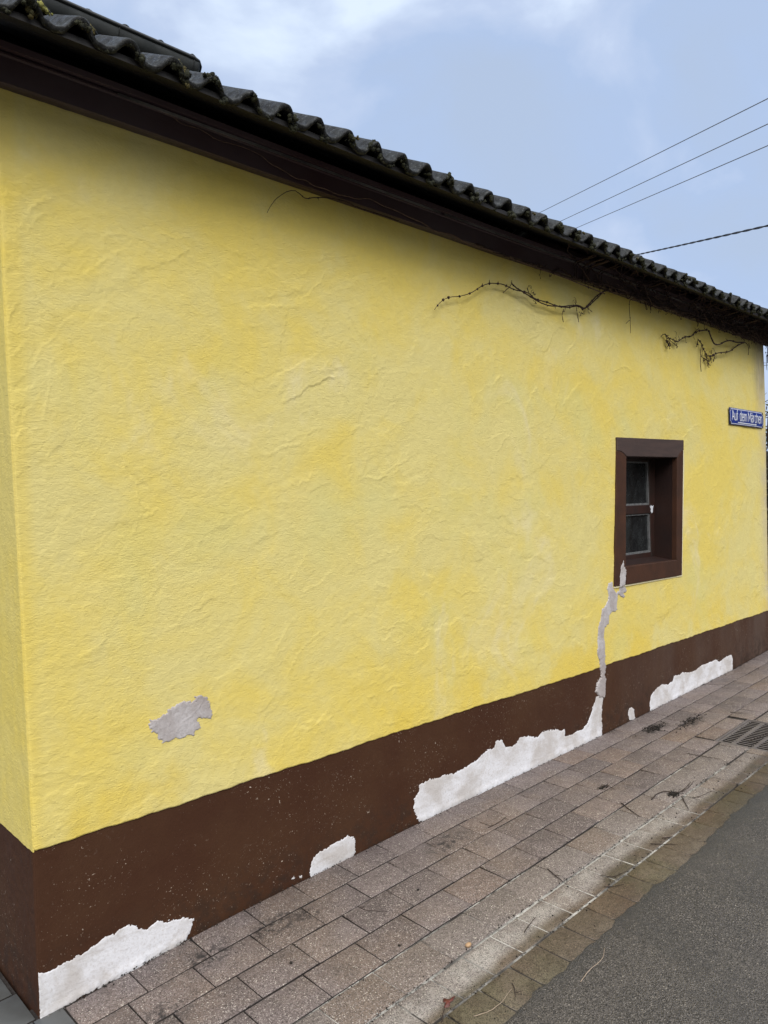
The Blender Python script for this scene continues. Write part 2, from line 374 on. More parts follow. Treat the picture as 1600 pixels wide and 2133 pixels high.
Y_WALL = m_yellow(); BROWN = m_brown(); BOARD = m_board(); TILE = m_tile()
WHITE_F = m_filler('white_filler', (0.54, 0.52, 0.515), (0.72, 0.73, 0.775), (0.42, 0.385, 0.36))
GREY_F = m_filler('grey_render', (0.375, 0.34, 0.335), (0.50, 0.48, 0.49), (0.26, 0.225, 0.21))
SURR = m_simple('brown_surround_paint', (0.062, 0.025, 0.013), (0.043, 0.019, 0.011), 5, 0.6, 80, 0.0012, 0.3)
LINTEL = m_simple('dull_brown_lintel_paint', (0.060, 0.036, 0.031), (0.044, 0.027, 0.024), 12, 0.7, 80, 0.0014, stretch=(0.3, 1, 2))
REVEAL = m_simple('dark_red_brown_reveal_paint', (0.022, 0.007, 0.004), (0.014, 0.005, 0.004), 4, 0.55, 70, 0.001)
SASH = m_simple('dark_sash_paint', (0.018, 0.010, 0.008), (0.030, 0.012, 0.009), 8, 0.45, 60, 0.0006)
BEAD = m_simple('grey_glazing_bead', (0.10, 0.105, 0.11), (0.16, 0.165, 0.17), 30, 0.5)
def m_glass():
    M = Mat('dusty_dark_glass'); z = M.xyz()[2]
    d = M.math('MULTIPLY', M.ramp(M.noise(9, 5, 0.7), 0.35, 0.75), 0.6)
    sp = M.ramp(M.noise(85, 3, 0.6), 0.66, 0.72, 0, 0.5)
    c = M.mix(d, (0.008, 0.009, 0.010), (0.030, 0.034, 0.036)); c = M.mix(sp, c, (0.11, 0.12, 0.12))
    return M.done(c, M.ramp(M.noise(9, 5, 0.7), 0.3, 0.8, 0.10, 0.35), None, 0.5)
GLASS = m_glass()
PAVER = m_paver(); CHANNEL = m_channel(); ASPH = m_asphalt()
def m_grey_pav():
    M = Mat('grey_concrete_paver')
    c = M.mix(M.ramp(M.noise(7, 4, 0.6), 0.35, 0.65), (0.070, 0.072, 0.070), (0.092, 0.096, 0.096))
    c = M.mix(M.ramp(M.noise(150, 3, 0.6), 0.66, 0.72, 0, 0.6), c, (0.03, 0.03, 0.03))
    return M.done(c, 0.5, M.bump(M.noise(160, 4, 0.6), 0.0006, 0.6), 0.5)
GREYP = m_grey_pav()
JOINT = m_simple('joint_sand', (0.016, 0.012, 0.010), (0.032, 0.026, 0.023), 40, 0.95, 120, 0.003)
def m_mortar():
    M = Mat('crumbly_pale_mortar')
    f = M.math('MULTIPLY', M.ramp(M.noise(1.7, 4, 0.6), 0.44, 0.60), M.ramp(M.noise(38, 5, 0.75), 0.36, 0.58))
    x, y, z = M.xyz()[0:3]
    row = M.math('MULTIPLY', M.math('MULTIPLY', M.ramp(y, -0.80, -0.82), M.ramp(y, -0.965, -0.950)), M.math('MULTIPLY', M.ramp(x, 1.0, 1.3), M.ramp(x, 3.0, 2.5)))
    f = M.math('MAXIMUM', f, M.math('MULTIPLY', row, M.ramp(M.noise(26, 4, 0.7), 0.30, 0.5)))
    f = M.math('MULTIPLY', f, M.ramp(y, -0.985, -0.972))
    c = M.mix(f, (0.030, 0.025, 0.022), (0.50, 0.49, 0.46))
    return M.done(c, 0.95, M.bump(M.noise(110, 5, 0.7), 0.005, 1.0))
MORTAR = m_mortar()
SOIL = m_simple('soil', (0.05, 0.04, 0.025), (0.05, 0.065, 0.025), 3, 0.95, 20, 0.02)
IRON = m_simple('cast_iron', (0.115, 0.10, 0.10), (0.15, 0.135, 0.135), 18, 0.55, 120, 0.001, 0.5, 0.25)
PIT_SHADE = m_simple('pit_shade_black', (0.006, 0.005, 0.005), (0.012, 0.010, 0.009), 10, 0.9)
VINE = m_simple('vine_bark', (0.020, 0.008, 0.007), (0.040, 0.018, 0.014), 60, 0.8)
VINE2 = m_simple('dry_vine_stem', (0.085, 0.050, 0.042), (0.150, 0.095, 0.075), 60, 0.8)
TWIGD = m_simple('dark_twig', (0.020, 0.012, 0.010), (0.040, 0.024, 0.018), 60, 0.8)
TWIGL = m_simple('pale_straw', (0.30, 0.235, 0.175), (0.40, 0.32, 0.25), 60, 0.8)
MOSS = m_simple('dark_moss', (0.010, 0.012, 0.007), (0.030, 0.032, 0.014), 60, 0.95, 160, 0.004)
DEBR = m_simple('dark_soil_debris', (0.008, 0.007, 0.006), (0.024, 0.018, 0.014), 60, 0.95)
MOSSY = m_simple('yellow_green_moss', (0.12, 0.13, 0.03), (0.26, 0.25, 0.07), 90, 0.95, 160, 0.004)
MOSSB = m_simple('brown_green_moss', (0.040, 0.038, 0.012), (0.095, 0.075, 0.022), 90, 0.95, 160, 0.004)
CABLE = m_simple('black_cable_rubber', (0.012, 0.012, 0.014), (0.02, 0.02, 0.022), 20, 0.6)
WIREM = m_simple('grey_wire', (0.13, 0.135, 0.15), (0.17, 0.175, 0.19), 20, 0.5)
ZINC = m_simple('weathered_zinc', (0.050, 0.056, 0.060), (0.085, 0.092, 0.095), 7, 0.45, 40, 0.0008, 0.5, 0.3)
BLUE = m_simple('blue_enamel', (0.012, 0.032, 0.22), (0.020, 0.045, 0.27), 12, 0.3, 0, 0, 0.3)
ENW = m_simple('white_enamel', (0.66, 0.70, 0.78), (0.74, 0.77, 0.84), 20, 0.3)
CORNER = m_simple('blackened_enamel', (0.010, 0.010, 0.013), (0.02, 0.018, 0.018), 20, 0.4)

# ------------------------------------------------------------------ plaster relief height field
XL0, XR0, ZTOP, ZP = 0.0, 6.44, 3.10, 0.524
CELL = 0.004
NXh, NZh = int(6.7/CELL), int(3.3/CELL); HX0, HZ0 = -0.1, -0.15
rng = np.random.RandomState(7)
Hf = fbm((NZh, NXh), (8, 16), 5, 3, 0.5)*0.0028
def strokes(Hf, n, seed, amp):
    r = np.random.RandomState(seed)
    ang = fbm((60, 120), (4, 8), 2, seed+5)
    for k in range(n):
        cx = r.rand()*NXh; cz = r.rand()*NZh
        L = r.uniform(0.04, 0.17)/CELL; Wd = r.uniform(0.025, 0.085)/CELL
        fx = cx/NXh
        base = 0.45+ang[int(cz/NZh*59), int(fx*119)]*1.3
        if r.rand() < 0.20+0.45*fx: base = -base-0.35
        a = base+r.normal()*0.28; ca, sa = math.cos(a), math.sin(a)
        rad = int(math.hypot(L, Wd))+3
        i0, i1 = max(0, int(cz)-rad), min(NZh, int(cz)+rad); j0, j1 = max(0, int(cx)-rad), min(NXh, int(cx)+rad)
        if i1-i0 < 8 or j1-j0 < 8: continue
        zz, xx = np.mgrid[i0:i1, j0:j1]; dx = xx-cx; dz = zz-cz
        u = (dx*ca+dz*sa)/L; v = (-dx*sa+dz*ca)/Wd
        v = v+r.uniform(-0.5, 0.5)*u*u+0.10*np.sin(u*r.uniform(4, 11)+r.rand()*6)+0.04*np.sin(u*r.uniform(18, 35)+r.rand()*6)
        u = u+0.10*np.sin(v*r.uniform(3, 8)+r.rand()*6)
        m = sstep(1, 0.93, np.abs(v))*sstep(1, 0.86, np.abs(u))
        loc = Hf[i0:i1, j0:j1]; h0 = loc[int((i1-i0)/2), int((j1-j0)/2)]
        st = 0.10*np.sin(v*r.uniform(16, 30)+1.2*np.sin(u*2+r.rand()*6)+r.rand()*6)*amp*0.5
        tgt = h0*0.55+loc*0.45+amp*r.uniform(-0.35, 0.6)+amp*r.uniform(-0.5, 0.5)*v+st
        lip = amp*r.uniform(0.0, 0.75)*np.exp(-((np.abs(v)-0.93)/0.06)**2)*sstep(1.0, 0.6, np.abs(u))*(v*r.choice([-1, 1]) > 0)
        op = r.uniform(0.35, 0.95)
        Hf[i0:i1, j0:j1] = loc*(1-m*op)+tgt*m*op+lip
    return Hf
Hf = strokes(Hf, 1500, 11, 0.0026)
Hf = Hf*(0.95+0.9*fbm((NZh, NXh), (6, 12), 3, 91, 0.6))
Hf = Hf+fbm((NZh, NXh), (70, 140), 3, 77, 0.6)*0.0010
Hf = np.clip(Hf, -0.011, 0.011)
def relief(X, Z): return sample(Hf, (np.asarray(Z)-HZ0)/CELL, (np.asarray(X)-HX0)/CELL)
def relief_p(X, Z): return 0.28*relief(X, Z)     # plinth is smoother
def xl(z): return np.interp(z, [-0.1, 0.5, 1.5, 2.2, 3.1], [0.006, 0.007, -0.006, -0.018, -0.024])
def xr(z): return np.interp(z, [-0.1, 0.5, 1.5, 2.4, 2.95, 3.1], [6.43, 6.43, 6.465, 6.505, 6.500, 6.500])
def zpl(x): return ZP+0.0022*np.sin(x*9)+0.0014*np.sin(x*31+1)+0.001*np.sin(x*83)+np.interp(x, [0, 2, 3, 6.5], [0.003, 0.002, -0.010, -0.001])

# window opening (x,z) corners
IN_TL, IN_TR, IN_BR, IN_BL = [(float(at_y(*p)[0]), float(at_y(*p)[2])) for p in [(1302, 951), (1408, 953), (1407, 1166), (1301, 1180)]]
OU_TL, OU_TR, OU_MR, OU_BR, OU_BL = [(float(at_y(*p)[0]), float(at_y(*p)[2])) for p in [(1282, 911), (1421, 917), (1422, 965), (1418, 1198), (1278, 1222)]]

house = empty('old_house', (0, 0, 0))
tag(house, 'low old house with rough yellow limewashed wall, brown plinth and dark tiled eaves', 'house')

# x coordinates finer near the camera corner
us = [0.0]
while us[-1] < XR0: us.append(us[-1]+0.0036+0.00115*us[-1])
us = np.array(us); us = us/us[-1]
def front_grid(z0f, z1f, dz, relf, mat, name, yoff, hole=None, lip=False, rc=0.010):
    nz = int((z1f-z0f)/dz)
    T = np.linspace(0, 1, nz+1)
    X = np.empty((nz+1, len(us))); Z = np.empty_like(X)
    for i, t in enumerate(T):
        z_nom = z0f+(z1f-z0f)*t; a = xl(z_nom); b = xr(z_nom); X[i] = a+us*(b-a); Z[i] = z_nom
    if name == 'wall': Z = Z+(zpl(X)-ZP)*(1-T[:, None])**3
    else: Z = Z+(zpl(X)-ZP)*(T[:, None])**3
    Hh = relf(X, Z)
    e = np.minimum(X-X[:, :1], X[:, -1:]-X); ee = np.clip(rc-e, 0, rc); rnd = rc-np.sqrt(np.maximum(rc*rc-ee*ee, 0))
    fade = sstep(0, 0.02, e)
    Y = yoff-Hh*fade+rnd
    V = np.stack([X, Y, Z], -1)
    keep = np.ones((nz, len(us)-1), bool)
    if hole:
        xc = (X[:-1, :-1]+X[1:, 1:])/2; zc = (Z[:-1, :-1]+Z[1:, 1:])/2
        keep = ~((xc > hole[0]) & (xc < hole[1]) & (zc > hole[2]) & (zc < hole[3]))
    Fq = grid_faces(nz+1, len(us), keep)
    if lip:                                     # bottom edge of the yellow coat returns to the plinth
        n0 = len(us); base = V.reshape(-1, 3); low = V[0].copy(); low[:, 1] += 0.012
        idx = len(base)+np.arange(n0); V = np.vstack([base, low])
        q = np.stack([idx[:-1], idx[1:], np.arange(1, n0), np.arange(0, n0-1)], -1); Fq = np.vstack([Fq, q])
    return V.reshape(-1, 3), Fq
V, Fq = front_grid(ZP, ZTOP, 0.0048, relief, Y_WALL, 'wall', 0.0, hole=(IN_BL[0]-0.045, IN_TR[0]+0.03, IN_BR[1]-0.05, IN_TL[1]+0.04), lip=True)
# gable walls: left (seen at a grazing angle) and right, back wall
RP = math.tan(math.radians(31)); HD = 5.2
def roof_z(y): return 3.02+RP*(0.30+(y if y < HD/2 else HD-y))
def side_wall(xf, zlo, zhi, relf, seed, flip, n=70, far=HD, rc=0.010, yoff=0.0, sgn=1):
    ys = [0.0]
    while ys[-1] < far: ys.append(min(far, ys[-1]+0.004+0.02*ys[-1]))
    if ys[-1] < far: ys.append(far)
    ys = np.array(ys); T = np.linspace(0, 1, n); X = np.empty((n, len(ys))); Y = np.empty_like(X); Z = np.empty_like(X)
    nf = fbm((n, len(ys)), (30, 40), 4, seed)*0.0022
    for i, t in enumerate(T):
        zt = np.array([zhi if zhi < 1 else roof_z(v)-0.10 for v in ys]); z = zlo+(zt-zlo)*t
        e = ys; ee = np.clip(rc-e, 0, rc); rnd = rc-np.sqrt(np.maximum(rc*rc-ee*ee, 0))
        X[i] = xf(z)+sgn*(yoff+rnd+nf[i]*sstep(0, 0.03, e)); Y[i] = ys+(rc if False else 0); Z[i] = z
    # meet the rounded front corner
    Y[:, 0] = rc+yoff
    V = np.stack([X, Y, Z], -1).reshape(-1, 3)
    return V, grid_faces(n, len(ys), None, flip)
def join(parts):
    Vs, Fs, o = [], [], 0
    for v, f in parts: Vs.append(v); Fs.append(f+o); o += len(v)
    return np.vstack(Vs), np.vstack(Fs)
parts = [(V, Fq)]
parts.append(side_wall(xl, ZP, 9, None, 21, True, 420))
parts.append(side_wall(xr, ZP, 9, None, 22, False, 60, sgn=-1))
bw = np.array([(0, HD, ZP), (6.43, HD, ZP), (6.43, HD, 3.1), (0, HD, 3.1)], float)
parts.append((bw, np.array([[3, 2, 1, 0]])))
V, Fq = join(parts)
wall = from_arrays('wall', V, Fq, Y_WALL, house)
V, Fq = front_grid(-0.12, ZP, 0.006, relief_p, BROWN, 'plinth', 0.0035)
pp = [(V, Fq), side_wall(xl, -0.12, 0.5245, None, 31, True, 90, yoff=0.0035), side_wall(xr, -0.12, 0.5245, None, 32, False, 40, yoff=0.0035, sgn=-1)]
pp.append((np.array([(0.01, HD-0.004, -0.12), (6.42, HD-0.004, -0.12), (6.42, HD-0.004, ZP), (0.01, HD-0.004, ZP)], float), np.array([[3, 2, 1, 0]])))
V, Fq = join(pp)
plinth = from_arrays('plinth', V, Fq, BROWN, house)

# ---- filler / bare patches following the wall relief
def sd_poly(X, Z, poly):
    P = np.array(poly); n = len(P); d = np.full(X.shape, 1e9); ins = np.zeros(X.shape, bool)
    for i in range(n):
        a = P[i]; b = P[(i+1) % n]; e = b-a; wx = X-a[0]; wz = Z-a[1]
        t = np.clip((wx*e[0]+wz*e[1])/(e@e+1e-12), 0, 1)
        d = np.minimum(d, np.hypot(wx-t*e[0], wz-t*e[1]))
        c = ((a[1] <= Z) & (b[1] > Z)) | ((b[1] <= Z) & (a[1] > Z))
        xi = a[0]+(Z-a[1])/(e[1] if abs(e[1]) > 1e-12 else 1e-12)*e[0]
        ins ^= c & (X < xi)
    return np.where(ins, d, -d)
def patch(name, polys, mat, cell, jag, seed, up=0.0022, surf='plinth', xmin=-9, extra_y=0.0, freq=0.03, label=None, thick_low=False):
    A = np.array([p for q in polys for p in q]); x0, z0 = A.min(0)-0.02; x1, z1 = A.max(0)+0.02
    x0 = max(x0, xmin)
    nx = int((x1-x0)/cell)+1; nz = int((z1-z0)/cell)+1
    X, Z = np.meshgrid(np.linspace(x0, x1, nx), np.linspace(z0, z1, nz))
    S = np.full(X.shape, -9.0)
    for q in polys: S = np.maximum(S, sd_poly(X, Z, q))
    S = S+fbm(X.shape, ((z1-z0)/freq, (x1-x0)/freq), 4, seed, 0.65)*jag
    S = S+fbm(X.shape, ((z1-z0)/0.007, (x1-x0)/0.009), 2, seed+50, 0.6)*0.0065
    if surf == 'plinth': base = 0.0035-relief_p(X, Z)
    elif surf == 'wall': base = -relief(X, Z)
    elif surf == 'both': base = np.minimum(-relief(X, Z)-0.0, 0.0035-relief_p(X, Z))
    else: base = np.full(X.shape, extra_y)
    off = np.clip(S/0.0035, -1, 1)*up
    low = zg(X); 
    if thick_low: off = off+np.where(S > 0, 1, 0)*0.004*sstep(0.035, 0.0, Z-low)*(0.6+0.8*fbm(X.shape, (4, (x1-x0)/0.02), 3, seed+3))
    off = off+np.where(S > 0, fbm(X.shape, (12, 30), 3, seed+9)*0.0006, 0)
    Y = base-off
    V = np.stack([X, Y, Z], -1).reshape(-1, 3)
    k = (S > -0.006); kf = k[:-1, :-1] & k[1:, :-1] & k[:-1, 1:] & k[1:, 1:]
    Fq = grid_faces(nz, nx, kf)
    used = np.unique(Fq); remap = -np.ones(len(V), int); remap[used] = np.arange(len(used))
    o = from_arrays(name, V[used], remap[Fq], mat, house)
    if label: o['label'] = label
    return o
def pw(px, y=0.0): return [(float(at_y(a, b, y)[0]), float(at_y(a, b, y)[2])) for a, b in px]
P1 = conv([(300,620),(340,540),(440,500),(510,450),(520,410),(600,390),(640,350),(720,325),(770,335),(840,310),(820,270),(900,265),(960,300),(1000,340),(1000,400),(1025,460),(1010,520),(940,520),(880,510),(860,540),(900,580),(910,620),(850,660),(820,720),(740,700),(640,740),(550,795),(480,785),(430,720),(400,670),(340,650)], 250, 1400, 5.333)
P2 = conv([(262,1215),(350,1185),(430,1140),(490,1110),(580,1060),(660,990),(750,950),(820,900),(890,885),(930,920),(980,915),(1060,855),(1120,860),(1180,850),(1240,840),(1290,845),(1280,900),(1230,990),(1180,1040),(1110,1075),(1060,1110),(960,1150),(900,1190),(780,1250),(640,1315),(550,1360),(450,1420),(380,1470),(320,1510),(270,1545),(250,1400)], 0, 1650, 3.2)
P3 = conv([(385,445),(395,400),(420,345),(480,315),(520,285),(560,268),(600,240),(635,255),(642,300),(636,370),(580,400),(500,435),(430,470),(395,480)], 500, 1650, 2.667)
P3b = conv([(288,470),(300,468),(302,484),(288,488)], 500, 1650, 2.667); P3c = conv([(330,466),(342,466),(342,476),(332,478)], 500, 1650, 2.667)
P4 = conv([(195,740),(200,680),(235,640),(235,600),(280,560),(350,540),(430,525),(520,490),(590,445),(650,400),(690,355),(735,340),(745,305),(785,290),(805,340),(850,340),(875,325),(910,280),(960,265),(1030,275),(1060,240),(1110,225),(1160,222),(1205,220),(1210,265),(1260,255),(1330,215),(1360,180),(1385,110),(1400,60),(1415,0),(1466,0),(1455,60),(1450,130),(1455,200),(1450,285),(1350,335),(1200,405),(1000,490),(870,550),(800,595),(620,690),(500,745),(400,790),(330,820),(265,845),(240,830),(205,780)], 800, 1450, 3.2)
CK = conv([(165,960),(175,900),(205,850),(213,820),(203,770),(195,700),(175,640),(178,560),(178,480),(185,420),(205,350),(215,280),(235,265),(250,240),(265,200),(270,150),(260,110),(275,60),(300,50),(308,100),(330,130),(360,125),(362,100),(372,86),(408,83),(410,100),(420,125),(395,150),(420,165),(390,180),(350,150),(345,190),(340,240),(345,280),(300,300),(275,330),(270,400),(235,430),(230,500),(238,560),(240,620),(240,700),(250,760),(240,820),(248,860),(245,950),(240,1010),(200,1010)], 1200, 1200, 4)
CS = conv([(362,1568),(364,1480),(372,1400),(393,1350),(400,1400),(415,1430),(412,1490),(406,1560)], 1200, 830, 4)
P5 = conv([(620,1120),(613,1060),(622,1000),(650,960),(680,930),(720,900),(770,905),(805,880),(815,830),(860,825),(890,805),(950,800),(1000,780),(1050,740),(1110,720),(1170,695),(1195,715),(1230,690),(1260,670),(1295,655),(1305,690),(1303,790),(1240,820),(1130,870),(1050,910),(960,970),(880,1020),(830,1035),(740,1080),(660,1130),(630,1138)], 1200, 1200, 4)
P6 = conv([(435,1140),(445,1100),(465,1088),(485,1110),(487,1150),(495,1185),(470,1210),(445,1198)], 1200, 1200, 4)
patch('bare_render_patch', [pw(P1)], GREY_F, 0.0022, 0.013, 40, 0.0030, 'wall', freq=0.03, label='grey bare render patch low on the yellow wall')
patch('filler_patch', [pw(P2, .003)], WHITE_F, 0.0022, 0.008, 41, 0.0016, 'plinth', xmin=0.0085, freq=0.018, thick_low=True, label='white filler at the near corner of the plinth')
patch('filler_patch', [pw(P3, .003), pw(P3b, .003), pw(P3c, .003)], WHITE_F, 0.0024, 0.006, 42, 0.0016, 'plinth', freq=0.025, label='small white filler patch at the foot of the plinth')
patch('filler_patch', [pw(P4, .003)], WHITE_F, 0.0032, 0.012, 43, 0.0016, 'plinth', freq=0.04, thick_low=True, label='long white filler patch that climbs into a crack')
patch('crack_filler', [pw(CK)], GREY_F, 0.0032, 0.012, 44, 0.0044, 'both', freq=0.03, label='grey filled crack between plinth and window')
patch('filler_patch', [pw(P5, .003)], WHITE_F, 0.005, 0.010, 45, 0.0016, 'plinth', freq=0.05, thick_low=True, label='ragged white filler patch near the far end of the plinth')
patch('filler_patch', [pw(P6, .003)], WHITE_F, 0.004, 0.008, 46, 0.0016, 'plinth', freq=0.05, label='small oval white filler spot on the plinth')
patch('crack_filler', [pw(CS, -.008)], GREY_F, 0.0032, 0.008, 47, 0.002, 'flat', extra_y=-0.0115, freq=0.03, label='grey filler over the lower corner of the window surround')

# ---- window
frame_y0, frame_y1 = -0.0115, 0.03
RY = 0.165
def quad(mb, a, b, y0, y1):
    mb.add([(a[0], y0, a[1]), (b[0], y0, b[1]), (b[0], y1, b[1]), (a[0], y1, a[1])], [(0, 1, 2, 3)])
rv = MB()
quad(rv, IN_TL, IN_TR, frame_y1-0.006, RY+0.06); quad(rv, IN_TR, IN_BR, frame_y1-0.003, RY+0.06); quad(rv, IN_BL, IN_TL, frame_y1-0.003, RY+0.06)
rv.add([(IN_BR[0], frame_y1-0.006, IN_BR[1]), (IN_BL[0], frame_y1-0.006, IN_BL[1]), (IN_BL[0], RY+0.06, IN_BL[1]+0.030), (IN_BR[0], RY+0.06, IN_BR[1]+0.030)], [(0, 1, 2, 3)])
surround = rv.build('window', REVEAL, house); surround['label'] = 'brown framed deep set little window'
JZ = 0.035
def bez(a, b, bow, n=6): return [(a[0]+(b[0]-a[0])*t, a[1]+(b[1]-a[1])*t-bow*math.sin(math.pi*t)) for t in np.linspace(0, 1, n)]
jl = bez((OU_TL[0]-0.004, IN_TL[1]+JZ), IN_TL, -0.012); jr = bez(IN_TR, (OU_MR[0]-0.002, IN_TR[1]+JZ*1.6), -0.015)
lo = lambda x: OU_BL[1]+(OU_BR[1]-OU_BL[1])*(x-OU_BL[0])/(OU_BR[0]-OU_BL[0])
wl_ = MB(); wl_.extrude(jl+[IN_BL, (IN_BL[0], lo(IN_BL[0])), OU_BL], frame_y0, frame_y1); wl_.build('jamb', SURR, surround, bevel=0.004, seg=2)
wr_ = MB(); wr_.extrude(jr+[OU_BR, (IN_BR[0], lo(IN_BR[0])), IN_BR], frame_y0, frame_y1); wr_.build('jamb', SURR, surround, bevel=0.004, seg=2)
lt = MB(); lt.extrude([OU_TL]+jl+jr+[OU_TR], frame_y0-0.0025, frame_y1-0.004); lt.build('lintel', LINTEL, surround, bevel=0.003)
sb = MB(); sb.extrude([IN_BL, (IN_BL[0]+0.0005, lo(IN_BL[0])), (IN_BR[0], lo(IN_BR[0])), IN_BR], frame_y0-0.003, frame_y1-0.002)
sb.build('sill', SURR, surround, bevel=0.005, seg=2)
pe = MB(); ow = 0.011
pe.extrude([(OU_BL[0]-0.002, OU_BL[1]), (OU_BL[0], OU_BL[1]-ow), (OU_BR[0]+ow, OU_BR[1]-ow*0.8), (OU_MR[0]+ow*1.3, OU_MR[1]), (OU_TR[0]+0.006, OU_TR[1]-0.02), (OU_TR[0]-0.004, OU_TR[1]-0.03), (OU_MR[0]-0.004, OU_MR[1]), (OU_BR[0]-0.004, OU_BR[1]+0.003)], frame_y0+0.0045, frame_y1)
pe.build('paint_edge', m_simple('cream_masking_edge', (0.72, 0.66, 0.46), (0.66, 0.60, 0.36), 30, 0.85, 90, 0.001), surround)
# casement: stiles, rails, muntin with glazing beads and two panes
def sx(px): return float(at_y(px, 1050, RY)[0])
def sz(py, px=1340): return float(at_y(px, py, RY)[2])
gx0, gx1 = IN_BL[0]+0.075, sx(1352); gz1, gz0 = sz(962), sz(1152); mz1, mz0 = sz(1052), sz(1070)
x_0, x_1, z_0, z_1 = IN_BL[0]-0.005, IN_TR[0]+0.005, IN_BR[1]-0.01, IN_TL[1]+0.01
ca = MB()
ca.box(x_0, gx0, RY, RY+0.04, z_0, z_1); ca.box(gx1+0.014, x_1, RY, RY+0.04, z_0, z_1)
ca.box(gx0, gx1+0.014, RY+0.001, RY+0.039, gz1, z_1); ca.box(gx0, gx1+0.014, RY+0.001, RY+0.039, z_0, gz0); ca.box(gx0, gx1+0.014, RY-0.004, RY+0.038, mz0, mz1)
cas = ca.build('casement', SASH, surround, bevel=0.003)
for (a, b) in ((gz0, mz0), (mz1, gz1)):
    bd = MB()
    bd.box(gx1, gx1+0.013, RY+0.006, RY+0.02, a, b); bd.box(gx0, gx1, RY+0.006, RY+0.02, a, a+0.014); bd.box(gx0, gx1, RY+0.006, RY+0.02, b-0.010, b)
    bd.build('glazing_bead', BEAD, surround)
for (a, b) in ((gz0, mz0), (mz1, gz1)):
    p = MB(); p.box(gx0, gx1+0.002, RY+0.020, RY+0.026, a, b); p.build('pane', GLASS, surround)
ch = MB(); c0 = at_y(1358, 1060, RY-0.006)
cpts = [(-.028, .018), (-.016, .026), (-.010, .016), (0, .030), (.010, .018), (.030, .028), (.016, -.004), (.014, -.026), (-.006, -.034), (-.018, -.022), (-.014, -.004)]
ch.extrude([(c0[0]+a*0.95, c0[2]+b*0.95) for a, b in cpts], RY-0.0065, RY-0.004); ch.build('paint_chip', ENW, surround)

# ---- eaves: stepped boards, soffit, pantiled roof
XE0, XE1 = -0.35, 6.62
bo = MB()
def prof(mb, pts, x0, x1, n=40, wob=0.0):
    xs = np.linspace(x0, x1, n); V = []; k = len(pts)
    for i, x in enumerate(xs):
        w = wob*math.sin(x*1.7+1)+wob*0.5*math.sin(x*4.1)
        V += [(x, y, z+w) for y, z in pts]
    Fs = [(i*k+j, i*k+(j+1) % k, (i+1)*k+(j+1) % k, (i+1)*k+j) for i in range(n-1) for j in range(k)]
    Fs += [tuple(range(k)), tuple((n-1)*k+j for j in range(k))[::-1]]
    mb.add(V, Fs)
def ez(x): return 0
prof(bo, [(0.02, 2.966), (-0.030, 2.963), (-0.040, 2.966), (-0.042, 3.046), (-0.050, 3.050), (-0.050, 3.056), (0.02, 3.056)], XE0, XE1, 60, 0.003)
fb = bo.build('fascia_board', BOARD, house)
dl = MB()
for (a_, b_) in ((0.36, 2.02), (2.05, 4.3), (4.33, 6.5)): prof(dl, [(-0.050, 3.0565), (-0.0535, 3.0500), (-0.0555, 3.0500), (-0.0545, 3.0605), (-0.050, 3.0605)], a_, b_, 30, 0.0)
dl.build('drip_edge', m_simple('dull_metal_edge', (0.22, 0.21, 0.215), (0.09, 0.085, 0.09), 4, 0.35, 0, 0, 0.6), house)
b2 = MB()
prof(b2, [(0.01, 3.058), (-0.046, 3.062), (-0.060, 3.066), (-0.064, 3.084), (0.01, 3.084)], XE0, XE1, 60, 0.003); b2.build('eaves_moulding', BOARD, house)
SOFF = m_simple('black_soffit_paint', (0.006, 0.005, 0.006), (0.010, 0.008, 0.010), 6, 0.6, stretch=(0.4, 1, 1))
b3 = MB()
for k in range(3):                            # soffit boards stepping down the rafters
    y0 = -0.292+k*0.15; y1 = y0+0.147; z0 = 3.024+(y0+0.292)*0.50; z1 = 3.024+(y1+0.292)*0.50
    prof(b3, [(y0, z0), (y1, z1), (y1, z1+0.02), (y0, z0+0.02)], XE0, XE1, 50, 0.002)
b3.build('soffit', SOFF, house)

